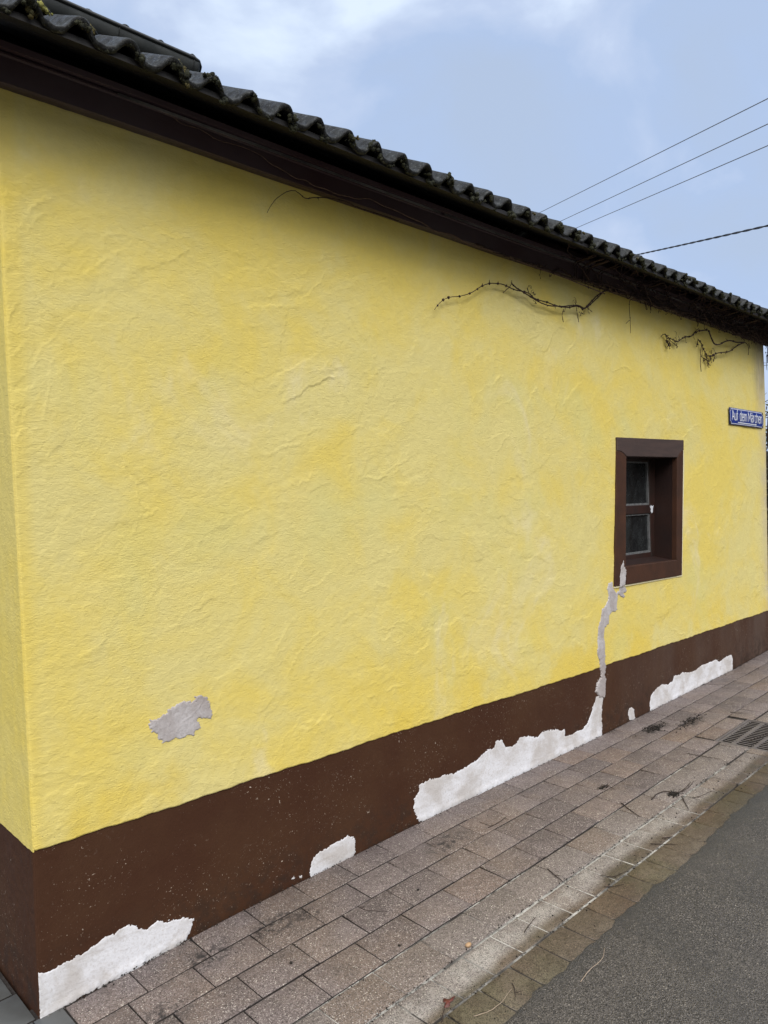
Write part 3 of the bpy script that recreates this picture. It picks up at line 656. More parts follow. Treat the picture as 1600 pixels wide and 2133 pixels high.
PER = 0.150
def wave(x):                                   # roman tile profile: round roll, shallow pan
    t = ((x/PER) % 1.0)
    roll = np.where(t < 0.56, np.sin(np.pi*t/0.56)**0.85, 0.0)
    pan = np.where(t >= 0.56, -np.sin(np.pi*(t-0.56)/0.44)*0.22, 0.0)
    return (roll+pan)*0.040
PHASE = float(at_y(265, 95, -0.3)[0])-PER*0.28
def roof_slope(name, y_e, z_e, up, x0, x1, courses, mat, parent, seed, sgn=1, amp=1.0):
    """courses of interlocking tiles; sgn=+1 slopes up towards +y"""
    nx = int((x1-x0)/0.0085); xs = np.linspace(x0, x1, nx); Vs = []; Fs = []; o = 0; r = np.random.RandomState(seed)
    w = wave(xs-PHASE)*amp; L = 0.34
    cs, sn_ = math.cos(math.atan(up)), math.sin(math.atan(up))
    nt_ = int((x1-x0)/(2*PER))+3
    for c in range(courses):
        jit = r.normal(size=(nt_, 3)); ti = ((xs-PHASE)/(2*PER)-math.floor((x0-PHASE)/(2*PER))).astype(int)
        dj = jit[ti, 0]*0.0060; dz_ = jit[ti, 1]*0.0036; rgh = fbm((2, nx), (1, (x1-x0)/0.012), 3, seed+c)[0]*0.0060
        s0 = c*L; rows = []
        thick = 0.018 if c else 0.022
        prof_s = [(-0.012, -thick, 0.0), (0.0, -thick+0.001, 0.35), (-0.003, -0.004, 0.7), (0.002, 0.0, 1), (0.02, 0.001, 0.3), (0.12, 0, 0.2), (0.24, 0, 0.2), (L+0.03, -0.012, 0)]
        prof_s[0] = (0.05, -thick-0.002, 0.0)
        for (ds, dh, kk) in prof_s:
            s = s0+ds+dj+rgh*kk*1.3; hgt = w+dh+dz_+0.018*(1-(ds/L))+rgh*kk*0.7
            y = y_e+sgn*(s*cs-hgt*sn_); z = z_e+s*sn_+hgt*cs
            rows.append(np.stack([xs, y, z], -1))
        V = np.concatenate(rows); Vs.append(V); f = grid_faces(len(prof_s), nx, None, sgn < 0); Fs.append(f+o); o += len(V)
    # verge side skirts
    return from_arrays(name, np.vstack(Vs), np.vstack(Fs), mat, parent)
NC = int((HD/2+0.30)/(math.cos(math.atan(RP))*0.34))+1
roof = roof_slope('roof', -0.300, 3.037, RP, XE0, XE1, NC, TILE, house, 5)
roof_slope('roof', HD+0.300, 3.036, RP, XE0, XE1, NC, TILE, house, 6, -1)
rd = MB(); zr = roof_z(HD/2)+0.10
for k in range(18):
    x = XE0+k*0.39; rd.tube([(x, HD/2, zr-0.01), (x+0.2, HD/2, zr), (x+0.40, HD/2, zr+0.015)], [0.10, 0.105, 0.115], 12)
rd.build('ridge_tiles', TILE, house)
# verge boards
for xx in (XE0+0.02, XE1-0.05):
    for ys_ in ([-0.26, HD/2], [HD/2, HD+0.26]):
        vb = MB()
        P = [(xx, ys_[0], roof_z(ys_[0])-0.13), (xx, ys_[1], roof_z(ys_[1])-0.13), (xx, ys_[1], roof_z(ys_[1])-0.01), (xx, ys_[0], roof_z(ys_[0])-0.01)]
        Q = [(p[0]+0.03, p[1], p[2]) for p in P]
        vb.add(P+Q, [(0, 1, 2, 3), (7, 6, 5, 4), (0, 4, 5, 1), (1, 5, 6, 2), (2, 6, 7, 3), (3, 7, 4, 0)])
        vb.build('verge_board', BOARD, house)

# ---- upper eaves with gutter, left
GY = 0.36; gA = at_y(409, 139, GY); gR = 0.060
gxe = float(gA[0]); gz = float(gA[2])-0.006
gt = MB(); n = 14; xs_ = list(np.linspace(-0.35, gxe-0.03, 16))+[gxe-0.018, gxe-0.006, gxe+0.002]
V = []; sc = [1]*16+[0.93, 0.72, 0.30]
for x, s_ in zip(xs_, sc):
    for j in range(n+1):
        a = math.pi*j/n; V.append((x, GY-gR*math.cos(a)*(1 if s_ > .9 else s_), gz-gR*math.sin(a)*s_*1.05))
k = n+1
gt.add(V, [(i*k+j, i*k+j+1, (i+1)*k+j+1, (i+1)*k+j) for i in range(len(xs_)-1) for j in range(n)], True)
ugut = gt.build('gutter', ZINC, house); ugut['label'] = 'zinc gutter of the upper roof'
gb = MB(); pts = [(x, GY-gR, gz) for x in np.linspace(-0.35, gxe-0.045, 12)]+[(gxe-0.02, GY-gR+0.006, gz-0.003), (gxe-0.004, GY-gR+0.022, gz-0.012), (gxe+0.003, GY-gR+0.05, gz-0.030)]
gb.tube(pts, 0.0085, 8)
for x in np.arange(-0.12, gxe, 0.33):          # seams
    gb.tube([(x, GY-(gR+0.001)*math.cos(a), gz-(gR+0.001)*1.05*math.sin(a)) for a in np.linspace(0, 1.5, 8)], 0.0022, 5)
gb.build('gutter_bead', m_simple('dark_bead', (0.016, 0.018, 0.020), (0.03, 0.033, 0.035), 12, 0.4), ugut)
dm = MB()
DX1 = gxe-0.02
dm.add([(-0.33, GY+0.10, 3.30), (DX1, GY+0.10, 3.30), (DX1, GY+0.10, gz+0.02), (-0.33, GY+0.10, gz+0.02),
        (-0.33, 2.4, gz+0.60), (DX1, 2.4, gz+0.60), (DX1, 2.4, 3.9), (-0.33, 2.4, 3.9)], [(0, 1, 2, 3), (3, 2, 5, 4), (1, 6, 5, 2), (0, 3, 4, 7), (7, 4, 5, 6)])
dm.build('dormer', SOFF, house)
roof_slope('dormer_roof', GY-0.015, gz-0.022, 0.30, -0.35, gxe+0.005, 6, TILE, house, 9)

# ------------------------------------------------------------------ ground, pavement, road
def strip(name, x0, x1, nx, y0, y1, ny, dz, mat, hole=None):
    xs = np.concatenate([np.linspace(x0, -1, 12, endpoint=False), np.linspace(-1, 9, nx, endpoint=False), np.linspace(9, x1, 14)])
    ys = np.linspace(y0, y1, ny); X, Y = np.meshgrid(xs, ys); Z = zg(X, Y)+dz
    return xs, ys, X, Y, Z
gm = MB()
xs = [-90, -30, -20, -8, -1, 0, 1, 3, 6, 9, 14, 20, 60, 160]; ys = [-90, -12, -7.2, -2, 0, 2, 6, 9, 90]
V = [(x, y, float(zg(x, -1))-0.075) for y in ys for x in xs]
gm.add(V, [(j*len(xs)+i, j*len(xs)+i+1, (j+1)*len(xs)+i+1, (j+1)*len(xs)+i) for j in range(len(ys)-1) for i in range(len(xs)-1)], True)
tag(gm.build('ground', SOIL), kind='structure')
# asphalt with a slightly ragged edge
def asph_edge(x): return -1.078+0.010*np.sin(x*2.3)+0.006*np.sin(x*7.1+1)+0.004*np.sin(x*23)+0.003*np.sin(x*61)+np.interp(x, [0.5, 1.0, 1.4, 3.3, 6], [-.045, -.03, -.0, .025, .03])
xs = np.concatenate([np.linspace(-30, -1, 20, endpoint=False), np.linspace(-1, 7, 1400, endpoint=False), np.linspace(7, 60, 50)])
T = np.array([0, 0.002, 0.006, 0.02, 0.06, 0.15, 0.3, 0.5, 0.75, 1.0])
X = np.tile(xs, (len(T), 1)); r_ = np.random.RandomState(3); ragg = r_.normal(size=len(xs))*0.0022
Y = (asph_edge(X)+ragg*(T[:, None] < 0.003)) * (1-T[:, None]) + (-6.8)*T[:, None]
Z = zg(X, Y)+np.array([-0.03, -0.004, 0.001, 0.002, 0.002, 0.004, 0.008, 0.012, 0.008, 0.0])[:, None]
o = from_arrays('road', np.stack([X, Y, Z], -1).reshape(-1, 3), grid_faces(len(T), len(xs), None, True), ASPH); tag(o, kind='structure')
# joint bed under the pavers (leaves the drain open)
DX0, DXe, DY0, DY1 = 3.745, 4.275, -0.955, -0.600
jb = MB()
def sheet(mb, x0, x1, y0, y1, dz, n=None):
    n = n or max(2, int((x1-x0)/0.2)); xx = np.linspace(x0, x1, n)
    V = [(x, y, float(zg(x, y))+dz) for y in (y0, (y0+y1)/2, y1) for x in xx]
    mb.add(V, [(j*n+i, j*n+i+1, (j+1)*n+i+1, (j+1)*n+i) for j in range(2) for i in range(n-1)], True)
sheet(jb, -12, 16, DY1, 0.08, -0.0085); sheet(jb, -12, 0.0, 0.08, 6.4, -0.0085)
sheet(jb, -12, DX0, -0.64, DY1, -0.0085); sheet(jb, DXe, 16, -0.64, DY1, -0.0085)
tag(jb.build('pavement_bed', JOINT), kind='structure')
sy_ = MB(); sheet(sy_, 6.5, 16, 0.08, 6.4, -0.0085); tag(sy_.build('gravel_yard', m_simple('grey_gravel', (0.10, 0.09, 0.08), (0.20, 0.185, 0.165), 60, 0.95, 90, 0.01)), kind='structure')
mo = MB(); sheet(mo, -12, DX0, -1.16, -0.64, -0.0045); sheet(mo, DXe, 16, -1.16, -0.64, -0.0045); sheet(mo, DX0, DXe, -1.16, DY0, -0.0045)
tag(mo.build('channel_bed', MORTAR), kind='structure')

def pavers(name, rows, mat, seed, kind='structure', bev=0.0035, gap=0.0075, hole=None, zoff=0.0, side=None):
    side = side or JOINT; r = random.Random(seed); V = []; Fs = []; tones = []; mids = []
    for (y0, y1, L, ph, x0, x1, gx) in rows:
        x = x0-(L-(ph-x0) % L) % L if False else x0+((ph-x0) % L)-L
        while x < x1:
            a, b = max(x, x0)+gx/2+r.uniform(-.0006, .0006), min(x+L, x1)-gx/2+r.uniform(-.0006, .0006); x += L
            if b-a < 0.02: continue
            yy0, yy1 = y0+gap/2, y1-gap/2
            if hole and b > hole[0] and a < hole[1] and yy1 > hole[2] and yy0 < hole[3]:
                if a < hole[0]: b = hole[0]
                elif b > hole[1]: a = hole[1]
                elif yy0 < hole[2]-0.03: yy1 = hole[2]
                elif yy1 > hole[3]+0.03: yy0 = hole[3]
                else: continue
                if b-a < 0.02: continue
            t = r.random(); lift = r.uniform(-.0010, .0010); tx = r.uniform(-.0008, .0008); ty = r.uniform(-.0008, .0008); o = len(V)
            for (ins, dz) in ((0, -0.03), (0, -bev), (bev*0.35, -bev*0.3), (bev, 0)):
                for (px, py, sx_, sy_) in ((a+ins, yy0+ins, -1, -1), (b-ins, yy0+ins, 1, -1), (b-ins, yy1-ins, 1, 1), (a+ins, yy1-ins, -1, 1)):
                    V.append((px, py, float(zg(px, py))+dz+lift+tx*sx_+ty*sy_+zoff))
            for l in range(3):
                for k in range(4): Fs.append((o+l*4+k, o+l*4+(k+1) % 4, o+l*4+4+(k+1) % 4, o+l*4+4+k))
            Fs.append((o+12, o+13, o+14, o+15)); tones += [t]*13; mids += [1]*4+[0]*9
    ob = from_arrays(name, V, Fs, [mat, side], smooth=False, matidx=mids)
    at = ob.data.attributes.new('tone', 'FLOAT', 'FACE'); at.data.foreach_set('value', np.array(tones, np.float32)[:len(ob.data.polygons)])
    tag(ob, kind=kind); return ob
xj = lambda px, py: float(at_g(px, py)[0])
LP = 0.2355
z2 = lambda x, y: (500+x/2.667, 1650+y/2.667)
ROWY = [0.0, -0.158, -0.316, -0.478, -0.640]
ph = [xj(*z2(295, 520)), xj(*z2(190, 893)), xj(*z2(438, 945)), xj(*z2(508, 1130))]
rows = [(ROWY[i+1], ROWY[i] if i else 0.02, LP, ph[i], 0.082, 14.0, 0.0046) for i in range(4)]
rows[0] = (ROWY[1], -0.006, LP, ph[0], 0.082, 14.0, 0.0046)
HOLE = (DX0-0.003, DXe+0.003, DY0-0.003, DY1+0.003)
pavers('pavement', rows, PAVER, 1, hole=HOLE)
z3 = lambda x, y: (1000+x/2.667, 1500+y/2.667)
crow = [(-0.810, -0.643, LP, xj(*z3(770, 635)), -10, 14, 0.003),
        (-0.964, -0.814, 0.158, xj(*z3(450, 900)), -10, 14, 0.006), (-1.125, -0.966, 0.158, xj(*z3(900, 1020)), -10, 14, 0.005)]
pavers('gutter_channel', crow, CHANNEL, 2, hole=HOLE, bev=0.0035, zoff=-0.001, side=MORTAR)
grow = []
for k in range(40):
    y1 = 0.199+0.19*(k-4); grow.append((y1-0.19, y1, 0.19, 0.082+(0.095 if k % 2 else 0), -9.0, 0.078 if y1 <= 0.012 else -0.002, 0.003))
grow = [g for g in grow if g[0] >= -0.60]
pavers('yard_paving', grow, GREYP, 3, bev=0.002)

# ------------------------------------------------------------------ drain
dg = empty('street_drain', (0, 0, 0)); tag(dg, 'cast iron slotted drain grate set in the paved gutter channel', 'drain')
zt = lambda x, y: float(zg(x, y))-0.001
fr = MB(); t = 0.016
for (a, b, c, d) in ((DX0, DXe, DY1-t, DY1), (DX0, DXe, DY0, DY0+t), (DX0, DX0+t, DY0+t, DY1-t), (DXe-t, DXe, DY0+t, DY1-t)):
    fr.box(a, b, c, d, -0.05, -0.001, dz=lambda x, y: zg(x, y))
fr.build('frame', IRON, dg, bevel=0.002)
gw = MB(); gr = MB(); a0, a1, c0_, c1 = DX0+t+0.003, DXe-t-0.003, DY0+t+0.003, DY1-t-0.003
ribs = [(c1-0.014, c1), (c1-0.098, c1-0.072), (c1-0.213, c1-0.190), (c0_, c0_+0.014)]
for (p, q) in ribs: gr.box(a0, a1, p, q, -0.028, -0.004, dz=lambda x, y: zg(x, y))
nb = 15; st_ = (a1-a0-0.012)/nb
segs = [(ribs[1][1], ribs[0][0]), (ribs[2][1], ribs[1][0]), (ribs[3][1], ribs[2][0])]
for (p, q) in segs:
    for i in range(nb+1):
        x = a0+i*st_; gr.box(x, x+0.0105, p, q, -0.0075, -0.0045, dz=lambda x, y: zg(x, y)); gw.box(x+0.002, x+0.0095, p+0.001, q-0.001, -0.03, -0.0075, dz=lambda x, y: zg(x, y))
gr.build('grate', IRON, dg, bevel=0.0015); gw.build('grate_webs', PIT_SHADE, dg)  # webs coloured black to carry the shade inside the slots
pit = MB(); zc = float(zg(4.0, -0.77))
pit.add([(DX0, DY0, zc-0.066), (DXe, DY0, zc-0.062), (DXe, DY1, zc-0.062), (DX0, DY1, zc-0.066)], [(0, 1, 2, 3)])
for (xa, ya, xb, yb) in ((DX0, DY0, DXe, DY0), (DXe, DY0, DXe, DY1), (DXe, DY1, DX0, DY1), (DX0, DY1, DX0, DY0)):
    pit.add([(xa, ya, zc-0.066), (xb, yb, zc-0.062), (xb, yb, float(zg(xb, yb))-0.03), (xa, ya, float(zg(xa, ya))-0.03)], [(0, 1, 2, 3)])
pit.build('shaft', PIT_SHADE, dg)  # shallow box, its black colour stands in for the darkness of the pit

# ------------------------------------------------------------------ street name sign
sg = empty('street_sign', (0, 0, 0)); tag(sg, 'blue enamel street name plate with white lettering on the far end of the yellow wall', 'street sign')
sTL, sTR, sBR, sBL = [at_y(*p, -0.022) for p in [(1521, 847.5), (1591, 859.5), (1590.5, 892), (1523, 883)]]
sw = float(sTR[0]-sTL[0]); sx0 = float(sTL[0]+sBL[0])/2; sz0 = float(sBL[2]+sBR[2])/2; sh = float(sTL[2]-sBL[2]+sTR[2]-sBR[2])/2
def sy(u, v): return -0.011-0.006*(1-(2*v-1)**2)-0.003*(1-(2*u-1)**2)
def splate(name, pts_fn, mat, lift, parent):
    pass
NU, NV = 60, 24
uu, vv = np.meshgrid(np.linspace(0, 1, NU), np.linspace(0, 1, NV)); Ys = np.vectorize(sy)(uu, vv)
Vf = np.stack([sx0+uu*sw, Ys, sz0+vv*sh], -1).reshape(-1, 3); Vb = Vf.copy(); Vb[:, 1] += 0.002
per = [j for j in range(NU)]+[i*NU+NU-1 for i in range(1, NV)]+[(NV-1)*NU+j for j in range(NU-2, -1, -1)]+[i*NU for i in range(NV-2, 0, -1)]
ff = grid_faces(NV, NU); nF = NU*NV
sidef = [[per[i], per[(i+1) % len(per)], per[(i+1) % len(per)]+nF, per[i]+nF] for i in range(len(per))]
from_arrays('plate', np.vstack([Vf, Vb]), np.vstack([ff, ff[:, ::-1]+nF, np.array(sidef)[:, ::-1]]), BLUE, sg, smooth=False)
def ribbon(mb, pts, w, lift, closed=False):    # flat stroke lying on the curved plate, (u,v) in metres
    src = list(pts)+([pts[0]] if closed else []); pts = []
    for i in range(len(src)-1):
        k = max(1, int(math.hypot(src[i+1][0]-src[i][0], src[i+1][1]-src[i][1])/0.007))
        pts += [(src[i][0]+(src[i+1][0]-src[i][0])*j/k, src[i][1]+(src[i+1][1]-src[i][1])*j/k) for j in range(k)]
    if not closed: pts.append(src[-1])
    n = len(pts); V = []
    for i in range(n):
        p = np.array(pts[i]); a = np.array(pts[(i-1) % n] if (closed or i) else pts[i]); b = np.array(pts[(i+1) % n] if (closed or i < n-1) else pts[i])
        d = b-a; d = d/(np.hypot(*d)+1e-9); nn = np.array([-d[1], d[0]])*w/2
        for s_ in (1, -1):
            q = p+nn*s_; V.append((sx0+q[0], sy(q[0]/sw, q[1]/sh)-lift, sz0+q[1]))
    m = n if closed else n-1
    mb.add(V, [(2*i, 2*i+1, 2*((i+1) % n)+1, 2*((i+1) % n)) for i in range(m)])
bdm = MB(); i_ = 0.009; nr = 0.022; P = []
def arc(cx, cy, r, a0, a1, k=7): return [(cx+r*math.cos(a0+(a1-a0)*j/(k-1)), cy+r*math.sin(a0+(a1-a0)*j/(k-1))) for j in range(k)]
P += arc(i_, i_, nr, 0, math.pi/2)[::-1][::-1][::-1]
cc = [(i_, i_, math.pi/2, 0), (sw-i_, i_, math.pi, math.pi/2), (sw-i_, sh-i_, 1.5*math.pi, math.pi), (i_, sh-i_, 2*math.pi, 1.5*math.pi)]
P = []
for (cx, cy, aa, ab) in cc:
    P += arc(cx, cy, nr, aa, ab); 
# add intermediate points along the long sides so that the line follows the bow
Q = []
for i in range(len(P)):
    a, b = P[i], P[(i+1) % len(P)]; Q.append(a)
    d = math.hypot(b[0]-a[0], b[1]-a[1])
    if d > 0.05:
        for k in range(1, 12): Q.append((a[0]+(b[0]-a[0])*k/12, a[1]+(b[1]-a[1])*k/12))
ribbon(bdm, Q, 0.0050, 0.0010, True); bdm.build('border', ENW, sg)
for (cx, cy, aa, ab) in cc:
    cb = MB()
    ex = -i_+0.001 if cx < sw/2 else i_-0.001; ey = -i_+0.001 if cy < sh/2 else i_-0.001
    pts = arc(cx, cy, nr-0.003, aa, ab); poly = pts+[(pts[-1][0], cy+ey), (cx+ex, cy+ey), (cx+ex, pts[0][1])]
    cb.add([(sx0+p[0], sy(p[0]/sw, p[1]/sh)-0.0012, sz0+p[1]) for p in poly], [tuple(range(len(poly)))])
    cb.build('corner_fixing', CORNER, sg)
# lettering: hand drawn condensed strokes
hc = 1.0
GL = {
 'A': (0.62, [[(0, 0), (.31, 1), (.62, 0)], [(.13, .33), (.49, .33)]]),
 'u': (0.50, [[(.02, .72), (.02, .2), (.07, .05), (.2, 0), (.34, .04), (.46, .16)], [(.46, .72), (.46, 0)]]),
 'f': (0.34, [[(.12, 0), (.12, .82), (.18, .96), (.34, 1)], [(0, .68), (.30, .68)]]),
 'd': (0.50, [[(.46, 1), (.46, 0)], [(.46, .18), (.34, .03), (.2, 0), (.06, .08), (.02, .25), (.02, .5), (.06, .65), (.2, .73), (.34, .70), (.46, .56)]]),
 'e': (0.50, [[(.03, .38), (.47, .38), (.46, .55), (.38, .68), (.25, .73), (.11, .68), (.03, .5), (.03, .22), (.1, .06), (.25, 0), (.38, .04), (.46, .16)]]),
 'm': (0.78, [[(.02, 0), (.02, .72)], [(.02, .55), (.12, .70), (.25, .73), (.36, .66), (.39, .5), (.39, 0)], [(.39, .55), (.5, .70), (.62, .73), (.73, .66), (.76, .5), (.76, 0)]]),
 'M': (0.78, [[(.02, 0), (.02, 1), (.39, .25), (.76, 1), (.76, 0)]]),
 'a': (0.48, [[(.05, .60), (.12, .70), (.25, .73), (.38, .68), (.43, .55), (.43, 0)], [(.43, .42), (.2, .40), (.05, .32), (.02, .16), (.1, .02), (.24, 0), (.43, .14)]]),
 'r': (0.34, [[(.02, 0), (.02, .72)], [(.02, .50), (.12, .68), (.32, .72)]]),
 'c': (0.46, [[(.44, .60), (.36, .70), (.24, .73), (.1, .68), (.03, .5), (.03, .22), (.1, .06), (.24, 0), (.36, .03), (.44, .14)]]),
 'h': (0.50, [[(.02, 0), (.02, 1)], [(.02, .55), (.14, .70), (.27, .73), (.41, .67), (.46, .5), (.46, 0)]]),
 'n': (0.50, [[(.02, 0), (.02, .72)], [(.02, .55), (.14, .70), (.27, .73), (.41, .67), (.46, .5), (.46, 0)]]),
}
text = 'Auf dem Märchen'; gap = 0.13; tot = 0
for c in text: tot += (0.36 if c == ' ' else GL['a' if c == 'ä' else c][0]+gap)
tot -= gap
TX0, TX1, TZ0, THH = 0.055*sw, 0.945*sw, 0.275*sh, 0.60*sh
kx = (TX1-TX0)/tot; lm = MB(); cxp = 0.0
for c in text:
    if c == ' ': cxp += 0.36; continue
    wd_, strokes_ = GL['a' if c == 'ä' else c]
    for s_ in strokes_: ribbon(lm, [(TX0+(cxp+p[0])*kx, TZ0+p[1]*THH) for p in s_], 0.0098, 0.0014)
    if c == 'ä':
        for dx in (.12, .34):
            ribbon(lm, [(TX0+(cxp+dx-.06)*kx, TZ0+.93*THH), (TX0+(cxp+dx+.06)*kx, TZ0+.93*THH)], 0.0115, 0.0014)
    cxp += wd_+gap
lm.build('lettering', ENW, sg)
um = MB(); ribbon(um, [(sw*k, sh*0.155) for k in np.linspace(0.22, 0.745, 14)], 0.0085, 0.0011)
um.add([(sx0+sw*a, sy(a, b)-0.0011, sz0+sh*b) for a, b in ((.74, .215), (.74, .095), (.785, .155))], [(0, 1, 2)]); um.build('arrow_line', ENW, sg)

# ------------------------------------------------------------------ overhead wires
def wire_pts(a, b, da, db, sag, ext=1.6, n=40):
    A = CAM+ray(*a)/np.linalg.norm(ray(*a))*da; B = CAM+ray(*b)/np.linalg.norm(ray(*b))*db
    P = []
    for k in range(n+1):
        t = -ext+(1+2*ext)*k/n; p = A+(B-A)*t; p = p-np.array([0, 0, 1])*sag*(0.25-((t-0.5)/(1+2*ext))**2)*4+np.array([0, 0, 1])*sag*(0.25-((0-0.5)/(1+2*ext))**2)*4
        P.append(p)
    return P
for i, (a, b, w_) in enumerate([((1120, 445), (1600, 205), 'highest'), ((1165, 462), (1600, 258), 'middle'), ((1200, 475), (1600, 303), 'lowest')]):
    mb = MB(); mb.tube(wire_pts(a, b, 26, 15.5, 0.02), 0.0085, 6); o = mb.build('overhead_wire', WIREM)
    tag(o, 'thin grey overhead wire, %s of the three parallel ones' % w_, 'wire', 'three thin overhead wires above the eaves')
mb = MB(); P = wire_pts((1330, 530), (1600, 470), 14, 9.5, 0.05, 1.6, 400)
for phs in (0, math.pi):
    mb.tube([p+np.array([0, math.cos(phs+i*0.55), math.sin(phs+i*0.55)])*0.0062 for i, p in enumerate(P)], 0.0078, 6)
tag(mb.build('overhead_cable', CABLE), 'thick black twisted overhead cable dropping behind the eaves tiles', 'cable')

# ------------------------------------------------------------------ dry climbing vine
vine = empty('climbing_vine', (6.55, -0.05, float(zg(6.55, -.05)))); tag(vine, 'bare leafless climbing vine trailing along the dark eaves board', 'vine')
VI = Matrix.Translation((-vine.location[0], -vine.location[1], -vine.location[2]))
rv_ = random.Random(4)
def smooth_path(pts, k=4, jit=0.0):
    P = [np.array(p, float) for p in pts]; out = []
    for i in range(len(P)-1):
        p0 = P[max(i-1, 0)]; p1 = P[i]; p2 = P[i+1]; p3 = P[min(i+2, len(P)-1)]
        for j in range(k):
            t = j/k; q = 0.5*((2*p1)+(-p0+p2)*t+(2*p0-5*p1+4*p2-p3)*t*t+(-p0+3*p1-3*p2+p3)*t**3)
            out.append(q+np.array([rv_.gauss(0, jit), rv_.gauss(0, jit)*.4, rv_.gauss(0, jit)]))
    out.append(P[-1]); return out
def nodes_on(mb, P, r, every=5, twig=0.02, dens=0.6):
    for i in range(2, len(P)-1, every):
        p = P[i]
        mb.blob(p, r*rv_.uniform(1.5, 2.2), rv_, rough=0.2, seg=5, rings=3)
        if rv_.random() < dens:
            d = np.array([rv_.gauss(0, 1), rv_.gauss(0, .5)-0.2, rv_.gauss(0, 1)]); d = d/np.linalg.norm(d)*twig*rv_.uniform(.4, 1.3)
            mb.tube([p, p+d*.5+np.array([0, 0, .003]), p+d], [r*.6, r*.5, r*.3], 4)
def berries(mb, c, n, spread, r=0.0032):
    for _ in range(n):
        q = c+np.array([rv_.gauss(0, spread), rv_.gauss(0, spread*.4), rv_.gauss(0, spread)-spread*.6])
        m_ = (c+q)/2+np.array([rv_.gauss(0, spread*.3), 0, rv_.gauss(0, spread*.3)])
        mb.tube([c, m_, q], [0.0013, 0.001, 0.0009], 4); mb.blob(q, r*rv_.uniform(.8, 1.2), rv_, rough=0.15, seg=5, rings=4)
def tendril(mb, c, n=1, s=0.02):
    for _ in range(n):
        a = rv_.uniform(0, 6.28); P = []; x = np.array(c, float)
        for k in range(9):
            a += rv_.uniform(.1, .7)*1; x = x+np.array([math.cos(a), rv_.gauss(0, .25), math.sin(a)])*s/5; P.append(x.copy())
        mb.tube(P, 0.0012, 4)
def vbuild(mb, m=VINE, name='branch'):
    o = mb.build(name, m, vine); o.data.transform(VI); return o
def px3(L, y, y2=None):
    n = max(1, len(L)-1); y2 = y if y2 is None else y2
    return [at_y(a, b, y+(y2-y)*i/n) for i, (a, b) in enumerate(L)]
# a) long thin stem along the board
mb = MB(); P = smooth_path(px3([(360, 244), (380, 258), (415, 268), (455, 292), (500, 304), (541, 322), (564, 341), (590, 354), (616, 371), (635, 375), (657, 388), (680, 394), (699, 403), (725, 409), (744, 414), (770, 414), (800, 429), (822, 437), (852, 452), (882, 465), (905, 480), (942, 489), (972, 506), (1006, 517), (1032, 525), (1100, 551), (1180, 580), (1260, 612)], -0.053), 4, .0006)
mb.tube(P, list(np.linspace(.0014, .0034, len(P))), 5); nodes_on(mb, P, .002, 9, .012, .3); vbuild(mb, VINE2, 'long_stem')
# b) short arc on the wall
mb = MB(); P = smooth_path(px3([(556, 443), (572, 418), (592, 402), (612, 397), (625, 404), (638, 413), (662, 411), (690, 413), (722, 420), (745, 432), (790, 446), (830, 460)], -0.03, -.045), 4, .0006)
mb.tube(P, list(np.linspace(.0012, .0030, len(P))), 5); nodes_on(mb, P[16:], .002, 3, .012, .5); vbuild(mb)
# c) hanging branch
mb = MB()
c_px = [(905, 645), (920, 627), (935, 620), (965, 616), (990, 605), (1005, 595), (1025, 590), (1050, 593), (1070, 603), (1100, 610), (1115, 622), (1140, 630), (1160, 637), (1180, 640), (1205, 638), (1216, 644), (1230, 630), (1245, 615), (1265, 603)]
P = smooth_path(px3(c_px, -0.024, -0.045), 4, .0008); mb.tube(P, list(np.linspace(.0016, .0046, len(P))), 6); nodes_on(mb, P, .0038, 3, .018, .6)
P = smooth_path(px3([(1066, 590), (1076, 600), (1092, 609), (1110, 621), (1135, 634), (1165, 638), (1203, 636), (1222, 640), (1255, 610), (1270, 600)], -0.045, -0.045), 4, .001); mb.tube(P, .0038, 5); nodes_on(mb, P, .003, 3, .016, .6)
for L in ([(1048, 610), (1064, 595), (1066, 584)], [(1175, 643), (1171, 657), (1174, 671)], [(1201, 640), (1203, 656), (1206, 671)], [(1222, 640), (1228, 645), (1234, 650)], [(1197, 628), (1201, 637), (1206, 640)], [(1098, 600), (1101, 608), (1104, 614)]):
    Q = smooth_path(px3(L, -0.024), 4, .0008); mb.tube(Q, .0019, 4); nodes_on(mb, Q, .0018, 4, .006, .3)
for (x, y, n_) in ((1112, 608, 2), (1116, 628, 4), (1210, 652, 5), (1178, 643, 2), (1162, 638, 2)): berries(mb, at_y(x, y, -.024), n_, .010)
for (x, y) in ((1106, 603), (1112, 606), (1225, 643), (1212, 650), (1200, 632)): tendril(mb, at_y(x, y, -.024), 2, .03)
vbuild(mb, VINE, 'hanging_branch')
# d) thin drop
mb = MB(); P = smooth_path(px3([(1326, 621), (1314, 624), (1311, 634), (1312, 655), (1313, 670), (1314, 694)], -.055), 4, .0005); mb.tube(P, .002, 4); nodes_on(mb, P, .0022, 6, .01, .4)
Q = px3([(1304, 674), (1311, 667), (1313, 668)], -.055); mb.tube(Q, .0018, 4); vbuild(mb, VINE, 'hanging_branch')
z5 = lambda L: conv(L, 1300, 550, 5.333)
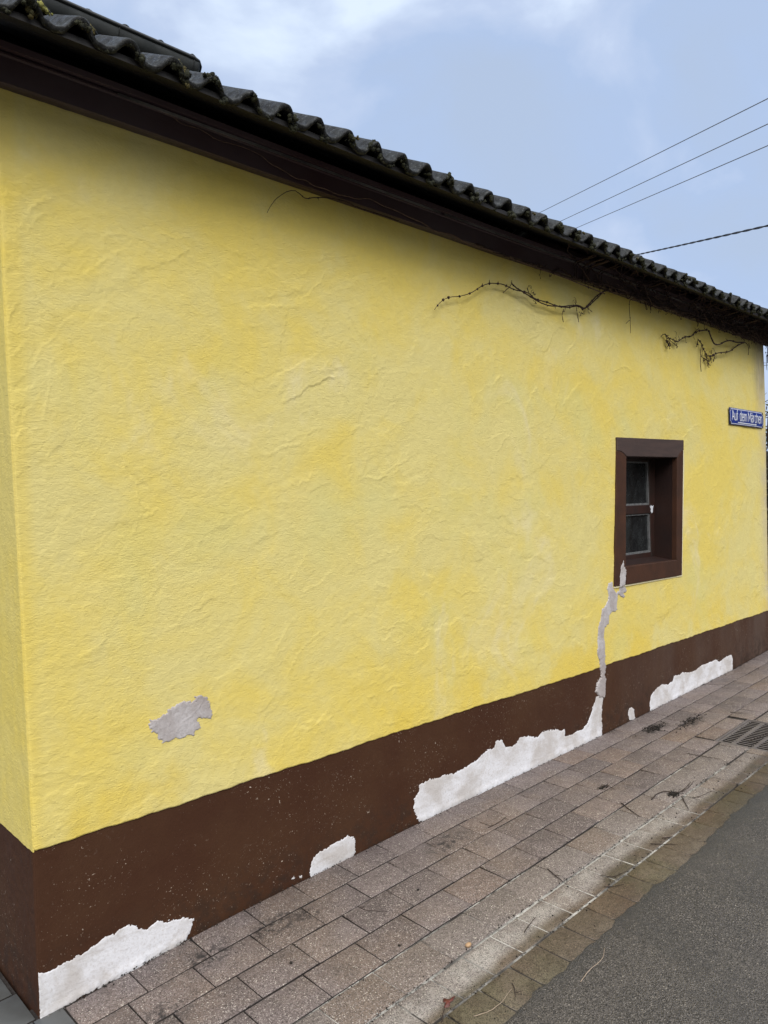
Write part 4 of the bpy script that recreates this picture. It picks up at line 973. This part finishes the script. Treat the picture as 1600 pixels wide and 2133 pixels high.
# e)
mb = MB(); P = smooth_path(px3(z5([(455, 775), (500, 820), (545, 840), (590, 860), (640, 830), (680, 810), (740, 805), (790, 765), (840, 740), (930, 733)]), -.024, -.045), 4, .001); mb.tube(P, list(np.linspace(.0032, .0050, len(P))), 6); nodes_on(mb, P, .0045, 3, .02, .8)
for L in ([(410, 805), (430, 785), (458, 780)], [(460, 780), (475, 830), (480, 870), (500, 905)], [(500, 840), (550, 880), (580, 905)], [(780, 770), (800, 740), (830, 715)], [(470, 850), (500, 860), (520, 905)]):
    mb.tube(smooth_path(px3(z5(L), -.024), 3, .001), .0028, 4)
for (x, y, n_) in ((485, 870, 8), (500, 895, 6), (585, 890, 4), (470, 840, 4), (680, 820, 2)): berries(mb, at_y(*z5([(x, y)])[0], -.024), n_, .014, .004)
for (x, y) in ((560, 840), (580, 850), (480, 880), (790, 770)): tendril(mb, at_y(*z5([(x, y)])[0], -.024), 2, .05)
vbuild(mb, VINE, 'hanging_branch')
# f)
mb = MB(); P = smooth_path(px3(z5([(820, 830), (865, 890), (880, 940), (925, 1015), (985, 1015), (1020, 992), (1100, 980), (1180, 965), (1255, 908), (1340, 868)]), -.026, -.045), 4, .001); mb.tube(P, list(np.linspace(.0032, .0050, len(P))), 6); nodes_on(mb, P, .0048, 3, .022, .8)
for L in ([(862, 900), (855, 960), (858, 1025), (920, 1070), (936, 1115)], [(850, 1020), (848, 1100), (857, 1195)], [(825, 840), (815, 870), (825, 900)], [(915, 1065), (940, 1085), (925, 1125)], [(1340, 868), (1375, 900), (1385, 960), (1380, 1010)], [(1385, 880), (1400, 940)]):
    mb.tube(smooth_path(px3(z5(L), -.026), 3, .001), .0028, 4)
for (x, y, n_) in ((925, 1040, 8), (965, 1040, 9), (1000, 1045, 6), (880, 1060, 4), (935, 1100, 5), (820, 870, 4), (970, 985, 4)): berries(mb, at_y(*z5([(x, y)])[0], -.026), n_, .017, .004)
for (x, y) in ((920, 970), (930, 980), (910, 960), (960, 1020), (1000, 1010)): tendril(mb, at_y(*z5([(x, y)])[0], -.026), 2, .07)
vbuild(mb, VINE, 'hanging_branch')
# g)
mb = MB(); P = smooth_path(px3(z5([(940, 735), (950, 770), (970, 820), (1000, 880), (1050, 895), (1120, 862), (1180, 850), (1250, 868), (1340, 870)]), -.06), 4, .001); mb.tube(P, .0055, 5); nodes_on(mb, P, .0045, 4, .02, .6); vbuild(mb, VINE, 'hanging_branch')
# main tangle on the boards, growing denser to the far end
def walk(mb, x, z, ang, length, y, r, step=.03, wob=.35, lo=2.93, hi=3.12):
    P = []; a = ang; d = 0
    while d < length and x < 6.66:
        yy = y
        if z > 3.07: yy = min(y, -0.075-(z-3.07)*1.2)
        P.append(np.array([x, yy+rv_.gauss(0, .004), z])); a += rv_.gauss(0, wob); a = a*.93+ang*.07
        x += math.cos(a)*step; z += math.sin(a)*step*.6; d += step
        if z < lo: z = lo; a = abs(a)*.5
        if z > hi: z = hi; a = -abs(a)*.5
    if len(P) > 2: mb.tube(P, list(np.linspace(r, r*.45, len(P))), 5); nodes_on(mb, P, r*.7, 3, .022, .7)
    return P
mb = MB()
for k in range(62):
    x = 3.0+3.4*rv_.random()**0.6; walk(mb, x, rv_.choice([2.955, 2.965, 3.0, 3.05]), rv_.choice([0.05, 0.0, -.1, .5, -.5, .9, 2.6]), rv_.uniform(.25, 1.2), -.056+rv_.uniform(-.012, 0), rv_.uniform(.0026, .0055))
for k in range(5):                             # older stems following the lower board edge
    walk(mb, 2.3+k*.55, 2.962, 0.0, 3.6, -.052-.004*k, .0055, wob=.16, lo=2.948, hi=2.985)
vbuild(mb, VINE, 'tangled_stems')['kind'] = 'stuff'
mb = MB()
for k in range(60):
    x = 3.2+3.3*rv_.random()**0.6; walk(mb, x, rv_.choice([2.96, 3.0, 3.06]), rv_.choice([0.2, -.2, .8, 2.4]), rv_.uniform(.2, .9), -.062+rv_.uniform(-.02, 0), rv_.uniform(.0014, .0026))
vbuild(mb, VINE2, 'dry_stems')['kind'] = 'stuff'
mb = MB()                                       # vertical hangers crossing the boards
for (x_, n_) in ((1201, 2), (1215, 2), (1230, 3), (1252, 2), (1343, 1), (1462, 2), (1480, 2), (1500, 3), (1520, 3), (1545, 3), (1580, 4)):
    for k in range(n_):
        p = at_y(x_+rv_.uniform(-4, 4), 545, -.07); x = float(p[0])
        Pp = [np.array([x+rv_.gauss(0, .006), -.20+(.14)*min(1, t*2.2), 3.055-.02*t if t < .45 else 3.045-(t-.45)*.17]) for t in np.linspace(0, 1, 9)]
        mb.tube(Pp, rv_.uniform(.003, .0055), 5); nodes_on(mb, Pp, .003, 3, .02, .5)
for k in range(60):                            # little fringe of aerial rootlets and spurs under the board
    x = 2.6+3.9*rv_.random()**0.6; z = 2.958; L = rv_.uniform(.012, .05)
    Pp = [np.array([x, -.045, z]), np.array([x+rv_.gauss(0, .008), -.05, z-L*.5]), np.array([x+rv_.gauss(0, .016), -.052, z-L])]
    mb.tube(Pp, [.0022, .0018, .0012], 4)
    if rv_.random() < .4: berries(mb, Pp[-1], 2, .008)
vbuild(mb, VINE, 'spurs')['kind'] = 'stuff'
mb = MB(); x0_ = 6.56
P = [np.array([x0_+.03*math.sin(k*.9), -.02-.02*math.cos(k*.7), float(zg(6.55))+k*.15]) for k in range(21)]
mb.tube(P, list(np.linspace(.016, .009, 21)), 7)
for k in range(14):
    p = P[rv_.randrange(15, 21)]; walk(mb, float(p[0])-.02, 2.96, 2.9, rv_.uniform(.2, .7), -.06, .004)
vbuild(mb, VINE, 'trunk')
mb = MB()
for k in range(26):                            # wisps past the far corner
    p = at_y(1598+rv_.uniform(-1, 14), rv_.uniform(732, 765), -.03); q = p+np.array([rv_.gauss(0, .03), rv_.gauss(0, .03), rv_.gauss(-.02, .03)])
    mb.tube([p+np.array([0, 0, .1]), p, q], [.003, .003, .002], 4)
    if k % 2: berries(mb, q, 2, .012, .005)
vbuild(mb, VINE, 'spurs')['kind'] = 'stuff'

# ------------------------------------------------------------------ moss on the tile edges
def moss_lump(mb, c, s, rng_, spikes=16):
    for _ in range(int(6)):
        q = (c[0]+rng_.gauss(0, s*.45), c[1]+rng_.gauss(0, s*.25), c[2]+rng_.gauss(0, s*.3))
        mb.blob(q, s*rng_.uniform(.28, .5), rng_, rough=.35, seg=8, rings=6)
    for _ in range(spikes*2):
        a = rng_.uniform(0, 6.28); b = rng_.uniform(-1.2, 1.4); d = np.array([math.cos(a)*math.cos(b), math.sin(a)*math.cos(b)*.7, math.sin(b)])
        p0 = np.array(c)+d*s*.45+np.array([rng_.gauss(0, s*.25), 0, rng_.gauss(0, s*.15)]); p1 = p0+d*s*rng_.uniform(.1, .32)
        mb.tube([p0, p1], [s*.05, s*.02], 3)
rm = random.Random(12)
def tile_edge(x, dz=0.0, dy=0.0):
    w = float(wave(np.array([x-PHASE]))[0]); cs, sn_ = math.cos(math.atan(RP)), math.sin(math.atan(RP))
    return (x, -0.300-w*sn_+dy-.002, 3.037+(w+.008)*cs+dz)
m1_ = MB(); m2_ = MB(); m3_ = MB()
k0 = math.floor((XE0-PHASE)/PER)
for k in range(k0, k0+48):
    xb = PHASE+k*PER
    for _ in range(2 if rm.random() < .75 else 1):
        x = xb+PER*rm.uniform(.18, .62)
        if x < XE0 or x > XE1: continue
        moss_lump(m1_, tile_edge(x, rm.uniform(-.022, -.004)), rm.uniform(.012, .026), rm)
    for _ in range(2):
        x = xb+PER*rm.uniform(.0, 1)
        if XE0 < x < XE1: moss_lump(m1_, tile_edge(x, rm.uniform(-.018, -.004)), rm.uniform(.006, .012), rm, 10)
def edge_px(px, py): return at_y(px, py, -0.31)
for (px_, py_, s) in ((82, 12, .026), (92, 20, .020), (100, 26, .012)): moss_lump(m2_, edge_px(px_, py_), s*.75, rm, 26)
for (px_, py_, s) in ((70, 25, .024), (178, 52, .020), (188, 62, .018), (368, 128, .018), (378, 138, .020), (385, 152, .016), (392, 178, .014), (745, 288, .014), (1112, 445, .012), (1216, 485, .014), (1328, 540, .014)): moss_lump(m3_, edge_px(px_, py_), s*.8, rm, 20)
moss_lump(m1_, edge_px(425, 156), .012, rm, 8)
for (m_, mt, lb) in ((m1_, MOSS, 'dark moss tufts clinging to the edges of the eaves tiles'), (m2_, MOSSY, 'bright yellow green moss cushion on the eaves tiles at the top left'), (m3_, MOSSB, 'brownish green moss on the rolls of the eaves tiles')):
    tag(m_.build('moss', mt), lb, 'moss', kind='stuff')

# ------------------------------------------------------------------ litter on the ground
rt = random.Random(9)
def ground_path(L, k=4, h=0.003):
    P = [at_g(a, b) for a, b in L]; out = []
    for i in range(len(P)-1):
        p0 = P[max(i-1, 0)]; p1 = P[i]; p2 = P[i+1]; p3 = P[min(i+2, len(P)-1)]
        for j in range(k):
            t = j/k; q = 0.5*((2*p1)+(-p0+p2)*t+(2*p0-5*p1+4*p2-p3)*t*t+(-p0+3*p1-3*p2+p3)*t**3); out.append(q)
    out.append(P[-1])
    return [np.array([p[0]+rt.gauss(0, .0007), p[1]+rt.gauss(0, .0007), float(zg(p[0], p[1]))+h+.0005+abs(rt.gauss(0, .0008))]) for p in out]
G_T = 'twigs dropped on the pavement and channel'
def twig(L, r, lab, mat=TWIGD, name='twig', h=None, spurs=2):
    mb = MB(); P = ground_path(L, 4, h if h else r*.9)
    r *= .78; mb.tube(P, list(np.linspace(r, r*.55, len(P))), 5)
    for _ in range(spurs):
        p = P[rt.randrange(1, len(P)-1)]; d = np.array([rt.gauss(0, .012), rt.gauss(0, .012), .002])
        mb.tube([p, p+d], [r*.6, r*.4], 4)
    o = mb.build(name, mat); tag(o, lab, 'twig', G_T); return o
twig([(747, 1890), (762, 1897), (782, 1899), (807, 1900)], .0018, 'thin dark curved twig lying across the third row of pavers')
twig([(1017, 1725), (1037, 1716), (1055, 1702)], .0026, 'short bent dark twig near the long white filler patch')
twig([(1000, 1714), (1012, 1718), (1025, 1722)], .0014, 'hair thin twig touching the bent twig by the long filler patch')
twig([(987, 2119), (1015, 2110), (1032, 2100), (1050, 2083), (1066, 2061)], .0016, 'pale curved straw at the edge of the channel beside the asphalt', TWIGL, 'straw', spurs=0)
twig([(1067, 2050), (1072, 2062), (1074, 2078)], .0022, 'dark stick standing by the tip of the pale straw')
twig([(1210, 2047), (1229, 2021), (1255, 1999), (1259, 1976)], .0018, 'pale curved straw lying out on the asphalt', TWIGL, 'straw', spurs=0)
twig([(1141, 1812), (1156, 1825), (1172, 1838)], .0030, 'straight dark stick pointing at the crumbly channel joint')
twig([(1294, 1674), (1312, 1688), (1334, 1703)], .0032, 'straight dark stick on the plain channel row below the reddish pavers')
twig([(1355, 1759), (1385, 1760), (1411, 1760)], .0026, 'longer of two parallel twigs on the wet brown channel stones')
twig([(1379, 1747), (1403, 1745)], .0030, 'shorter of two parallel twigs on the wet brown channel stones', spurs=0)
twig([(1259, 1849), (1280, 1848), (1300, 1844)], .0024, 'straight twig below an arched one on the wet channel stones')
twig([(1252, 1824), (1275, 1828), (1292, 1822), (1307, 1815)], .0020, 'shallow arched twig on the pale channel stones')
twig([(1092, 1943), (1103, 1928), (1116, 1912)], .0022, 'slanting dark twig in the middle of the whitish channel stones')
twig([(1420, 1661), (1427, 1674), (1435, 1688)], .0034, 'short stick pointing away from the tangle of arched twigs')
twig([(1358, 1667), (1371, 1654), (1390, 1650), (1405, 1654), (1424, 1646), (1439, 1631)], .0032, 'long S shaped dark twig across the channel joint')
twig([(1442, 1663), (1460, 1659), (1478, 1650)], .0018, 'thin curved twig to the right of the S shaped one')
twig([(1405, 1652), (1420, 1650), (1436, 1640), (1446, 1628)], .0026, 'twig crossing the right end of the S shaped one')
twig([(1431, 1570), (1460, 1576), (1499, 1581)], .0022, 'long straight twig on the channel row before the drain grate')
twig([(1521, 1484), (1535, 1486), (1549, 1486)], .0028, 'small twig on the pavers behind the drain grate')
twig([(920, 2132), (924, 2110), (927, 2094)], .0022, 'dark leaf stalk sticking down below the red leaf', spurs=0)
twig([(1255, 1640), (1268, 1638), (1279, 1645)], .0030, 'little forked dark twig on the reddish pavers')
twig([(1560, 1545), (1585, 1535), (1600, 1528)], .0030, 'crooked twig lying on the drain grate')
# leaf
lf = MB(); c = at_g(934, 2088); zz = float(zg(c[0], c[1])); out = []
for k in range(26):
    a = 2*math.pi*k/26; rr = .017*(1+.35*math.sin(3*a+.4)+.18*math.sin(7*a)); out.append((c[0]+rr*1.35*math.cos(a), c[1]-rr*.8*math.sin(a)+.2*rr*math.cos(a), zz+.004+.003*math.sin(2*a)))
lf.add([(c[0], c[1], zz+.006)]+out+[(p[0], p[1], p[2]-.0008) for p in out], [(0, 1+k, 1+(k+1) % 26) for k in range(26)]+[(1+k, 27+k, 27+(k+1) % 26, 1+(k+1) % 26) for k in range(26)], True)
tag(lf.build('dead_leaf', m_simple('red_brown_leaf', (0.13, 0.028, 0.018), (0.07, 0.02, 0.014), 90, .5)), 'small crumpled red brown leaf on the wet channel stones', 'leaf')
stn = MB(); c = at_g(976, 1972); stn.blob((c[0], c[1], float(zg(c[0], c[1]))+.006), .009, rt, (1.5, 1.0, .8), .12, 10, 7)
tag(stn.build('pebble', m_simple('ochre_stone', (0.42, 0.27, 0.15), (0.34, 0.22, 0.13), 40, .7)), 'little ochre pebble sitting on the crumbly channel joint', 'pebble')
for (px_, py_, s, lb) in ((607, 2008, .006, 'larger dark soil crumb on the warm toned pavers'), (871, 1855, .005, 'dark round soil crumb in the middle of a paver of the third row'), (832, 1971, .005, 'dark crumb beside the outer joint of the pavers')):
    m_ = MB(); c = at_g(px_, py_); m_.blob((c[0], c[1], float(zg(c[0], c[1]))+s*.6), s, rt, (1, 1, .8), .3, 8, 6); tag(m_.build('soil_crumb', DEBR), lb, 'crumb')
# moss and root clumps on the pavers
def clump(px_, py_, sx_, sy_, n, lab):
    m_ = MB(); c = at_g(px_, py_)
    for _ in range(n):
        p = np.array([c[0]+rt.gauss(0, sx_), c[1]+rt.gauss(0, sy_), 0]); p[2] = float(zg(p[0], p[1]))+.002
        a = rt.uniform(0, 6.28); L = rt.uniform(.01, .035); q = p+np.array([math.cos(a)*L, math.sin(a)*L*.6, rt.uniform(0, .006)]); md = (p+q)/2+np.array([rt.gauss(0, .004), rt.gauss(0, .004), .002])
        m_.tube([p, md, q], [.0011, .0011, .0007], 3)
        if rt.random() < .5: m_.blob(p, rt.uniform(.002, .005), rt, rough=.35, seg=5, rings=4)
    tag(m_.build('moss_clump', DEBR), kind='stuff', label=lab, cat='moss')
clump(1362, 1518, .055, .022, 150, 'spidery black root clump on the paver joint nearest the oval filler spot')
clump(1437, 1504, .090, .022, 110, 'scattered dark moss flakes on the pavers between drain and ragged filler patch')
clump(1403, 1655, .020, .012, 60, 'small dark knot of rootlets under the S shaped twig')
clump(1257, 1640, .022, .010, 30, 'tiny dark root scrap on a reddish brown paver')
# fine debris: crumbs along joints, against the wall and over the channel
db = MB()
def crumb(x, y, r):
    db.blob((x, y, float(zg(x, y))+r*.35), r, rt, (1, 1, .7), .3, 5, 3)
for _ in range(620):
    x = .1+6.5*rt.random(); crumb(x, rt.choice([-.810, -.810, -.810, -.964, -.643])+rt.gauss(0, .007), rt.uniform(.001, .0036))
for _ in range(420): crumb(.1+6.3*rt.random(), -.006-abs(rt.gauss(0, .010)), rt.uniform(.0012, .0038))
for _ in range(520): crumb(.2+6.3*rt.random(), -1.1*rt.random(), rt.uniform(.0008, .0024))
for _ in range(120): crumb(1.4+3*rt.random(), -.80-.2*rt.random(), rt.uniform(.001, .004))
tag(db.build('debris', DEBR), 'dark crumbs of soil and moss along the paving joints', 'debris', kind='stuff')
dp = MB(); db_, db = db, dp
for _ in range(330): crumb(.4+5.5*rt.random(), rt.choice([-.808, -.812, -.640])+rt.gauss(0, .006), rt.uniform(.001, .003))
for _ in range(90): crumb(3.62+.5*rt.random(), -.955+rt.gauss(0, .010), rt.uniform(.0015, .0045))
for _ in range(160): crumb(.2+6*rt.random(), -1.1-1.4*rt.random(), rt.uniform(.0009, .0018))
for _ in range(70): crumb(.03+.5*rt.random(), -.004-abs(rt.gauss(0, .006)), rt.uniform(.001, .003))
tag(dp.build('debris', MORTAR), 'pale grains of mortar and filler dust along the paving joints', 'debris', kind='stuff')

# ------------------------------------------------------------------ shrub beyond the house
LEAF = m_simple('hedge_leaf', (0.030, 0.040, 0.014), (0.065, 0.045, 0.020), 6, .6)
BARK = m_simple('shrub_bark', (0.05, 0.036, 0.026), (0.09, 0.07, 0.055), 30, .85)
sh_ = empty('shrub', (9.5, 1.0, float(zg(9.5)))); tag(sh_, 'tall brownish green shrub beyond the far corner of the house', 'shrub')
rs = random.Random(31); br = MB(); lv = MB()
for k in range(26):
    a = rs.uniform(0, 6.28); lean = rs.uniform(.1, .75); h = rs.uniform(1.7, 2.5); P = []
    for j in range(8):
        t = j/7; P.append((math.cos(a)*lean*t*1.2+rs.gauss(0, .03), math.sin(a)*lean*t*1.2+rs.gauss(0, .03), h*t))
    br.tube(P, list(np.linspace(.022, .005, 8)), 5)
    for j in range(2, 8):
        for q in range(5):
            b = rs.uniform(0, 6.28); L = rs.uniform(.12, .4); e_ = (P[j][0]+math.cos(b)*L, P[j][1]+math.sin(b)*L, P[j][2]+rs.uniform(-.05, .25))
            br.tube([P[j], e_], [.006, .002], 4)
            for w_ in range(14 if j < 7 else 5):
                t = rs.random(); c = [P[j][i]+(e_[i]-P[j][i])*t+rs.gauss(0, .05) for i in range(3)]
                u = Vector((rs.gauss(0, 1), rs.gauss(0, 1), rs.gauss(0, 1))).normalized()*rs.uniform(.02, .04); v = u.orthogonal().normalized()*.016; cv = Vector(c)
                lv.add([cv-u, cv+v, cv+u, cv-v], [(0, 1, 2, 3)])
br.build('branches', BARK, sh_); lv.build('foliage', LEAF, sh_)
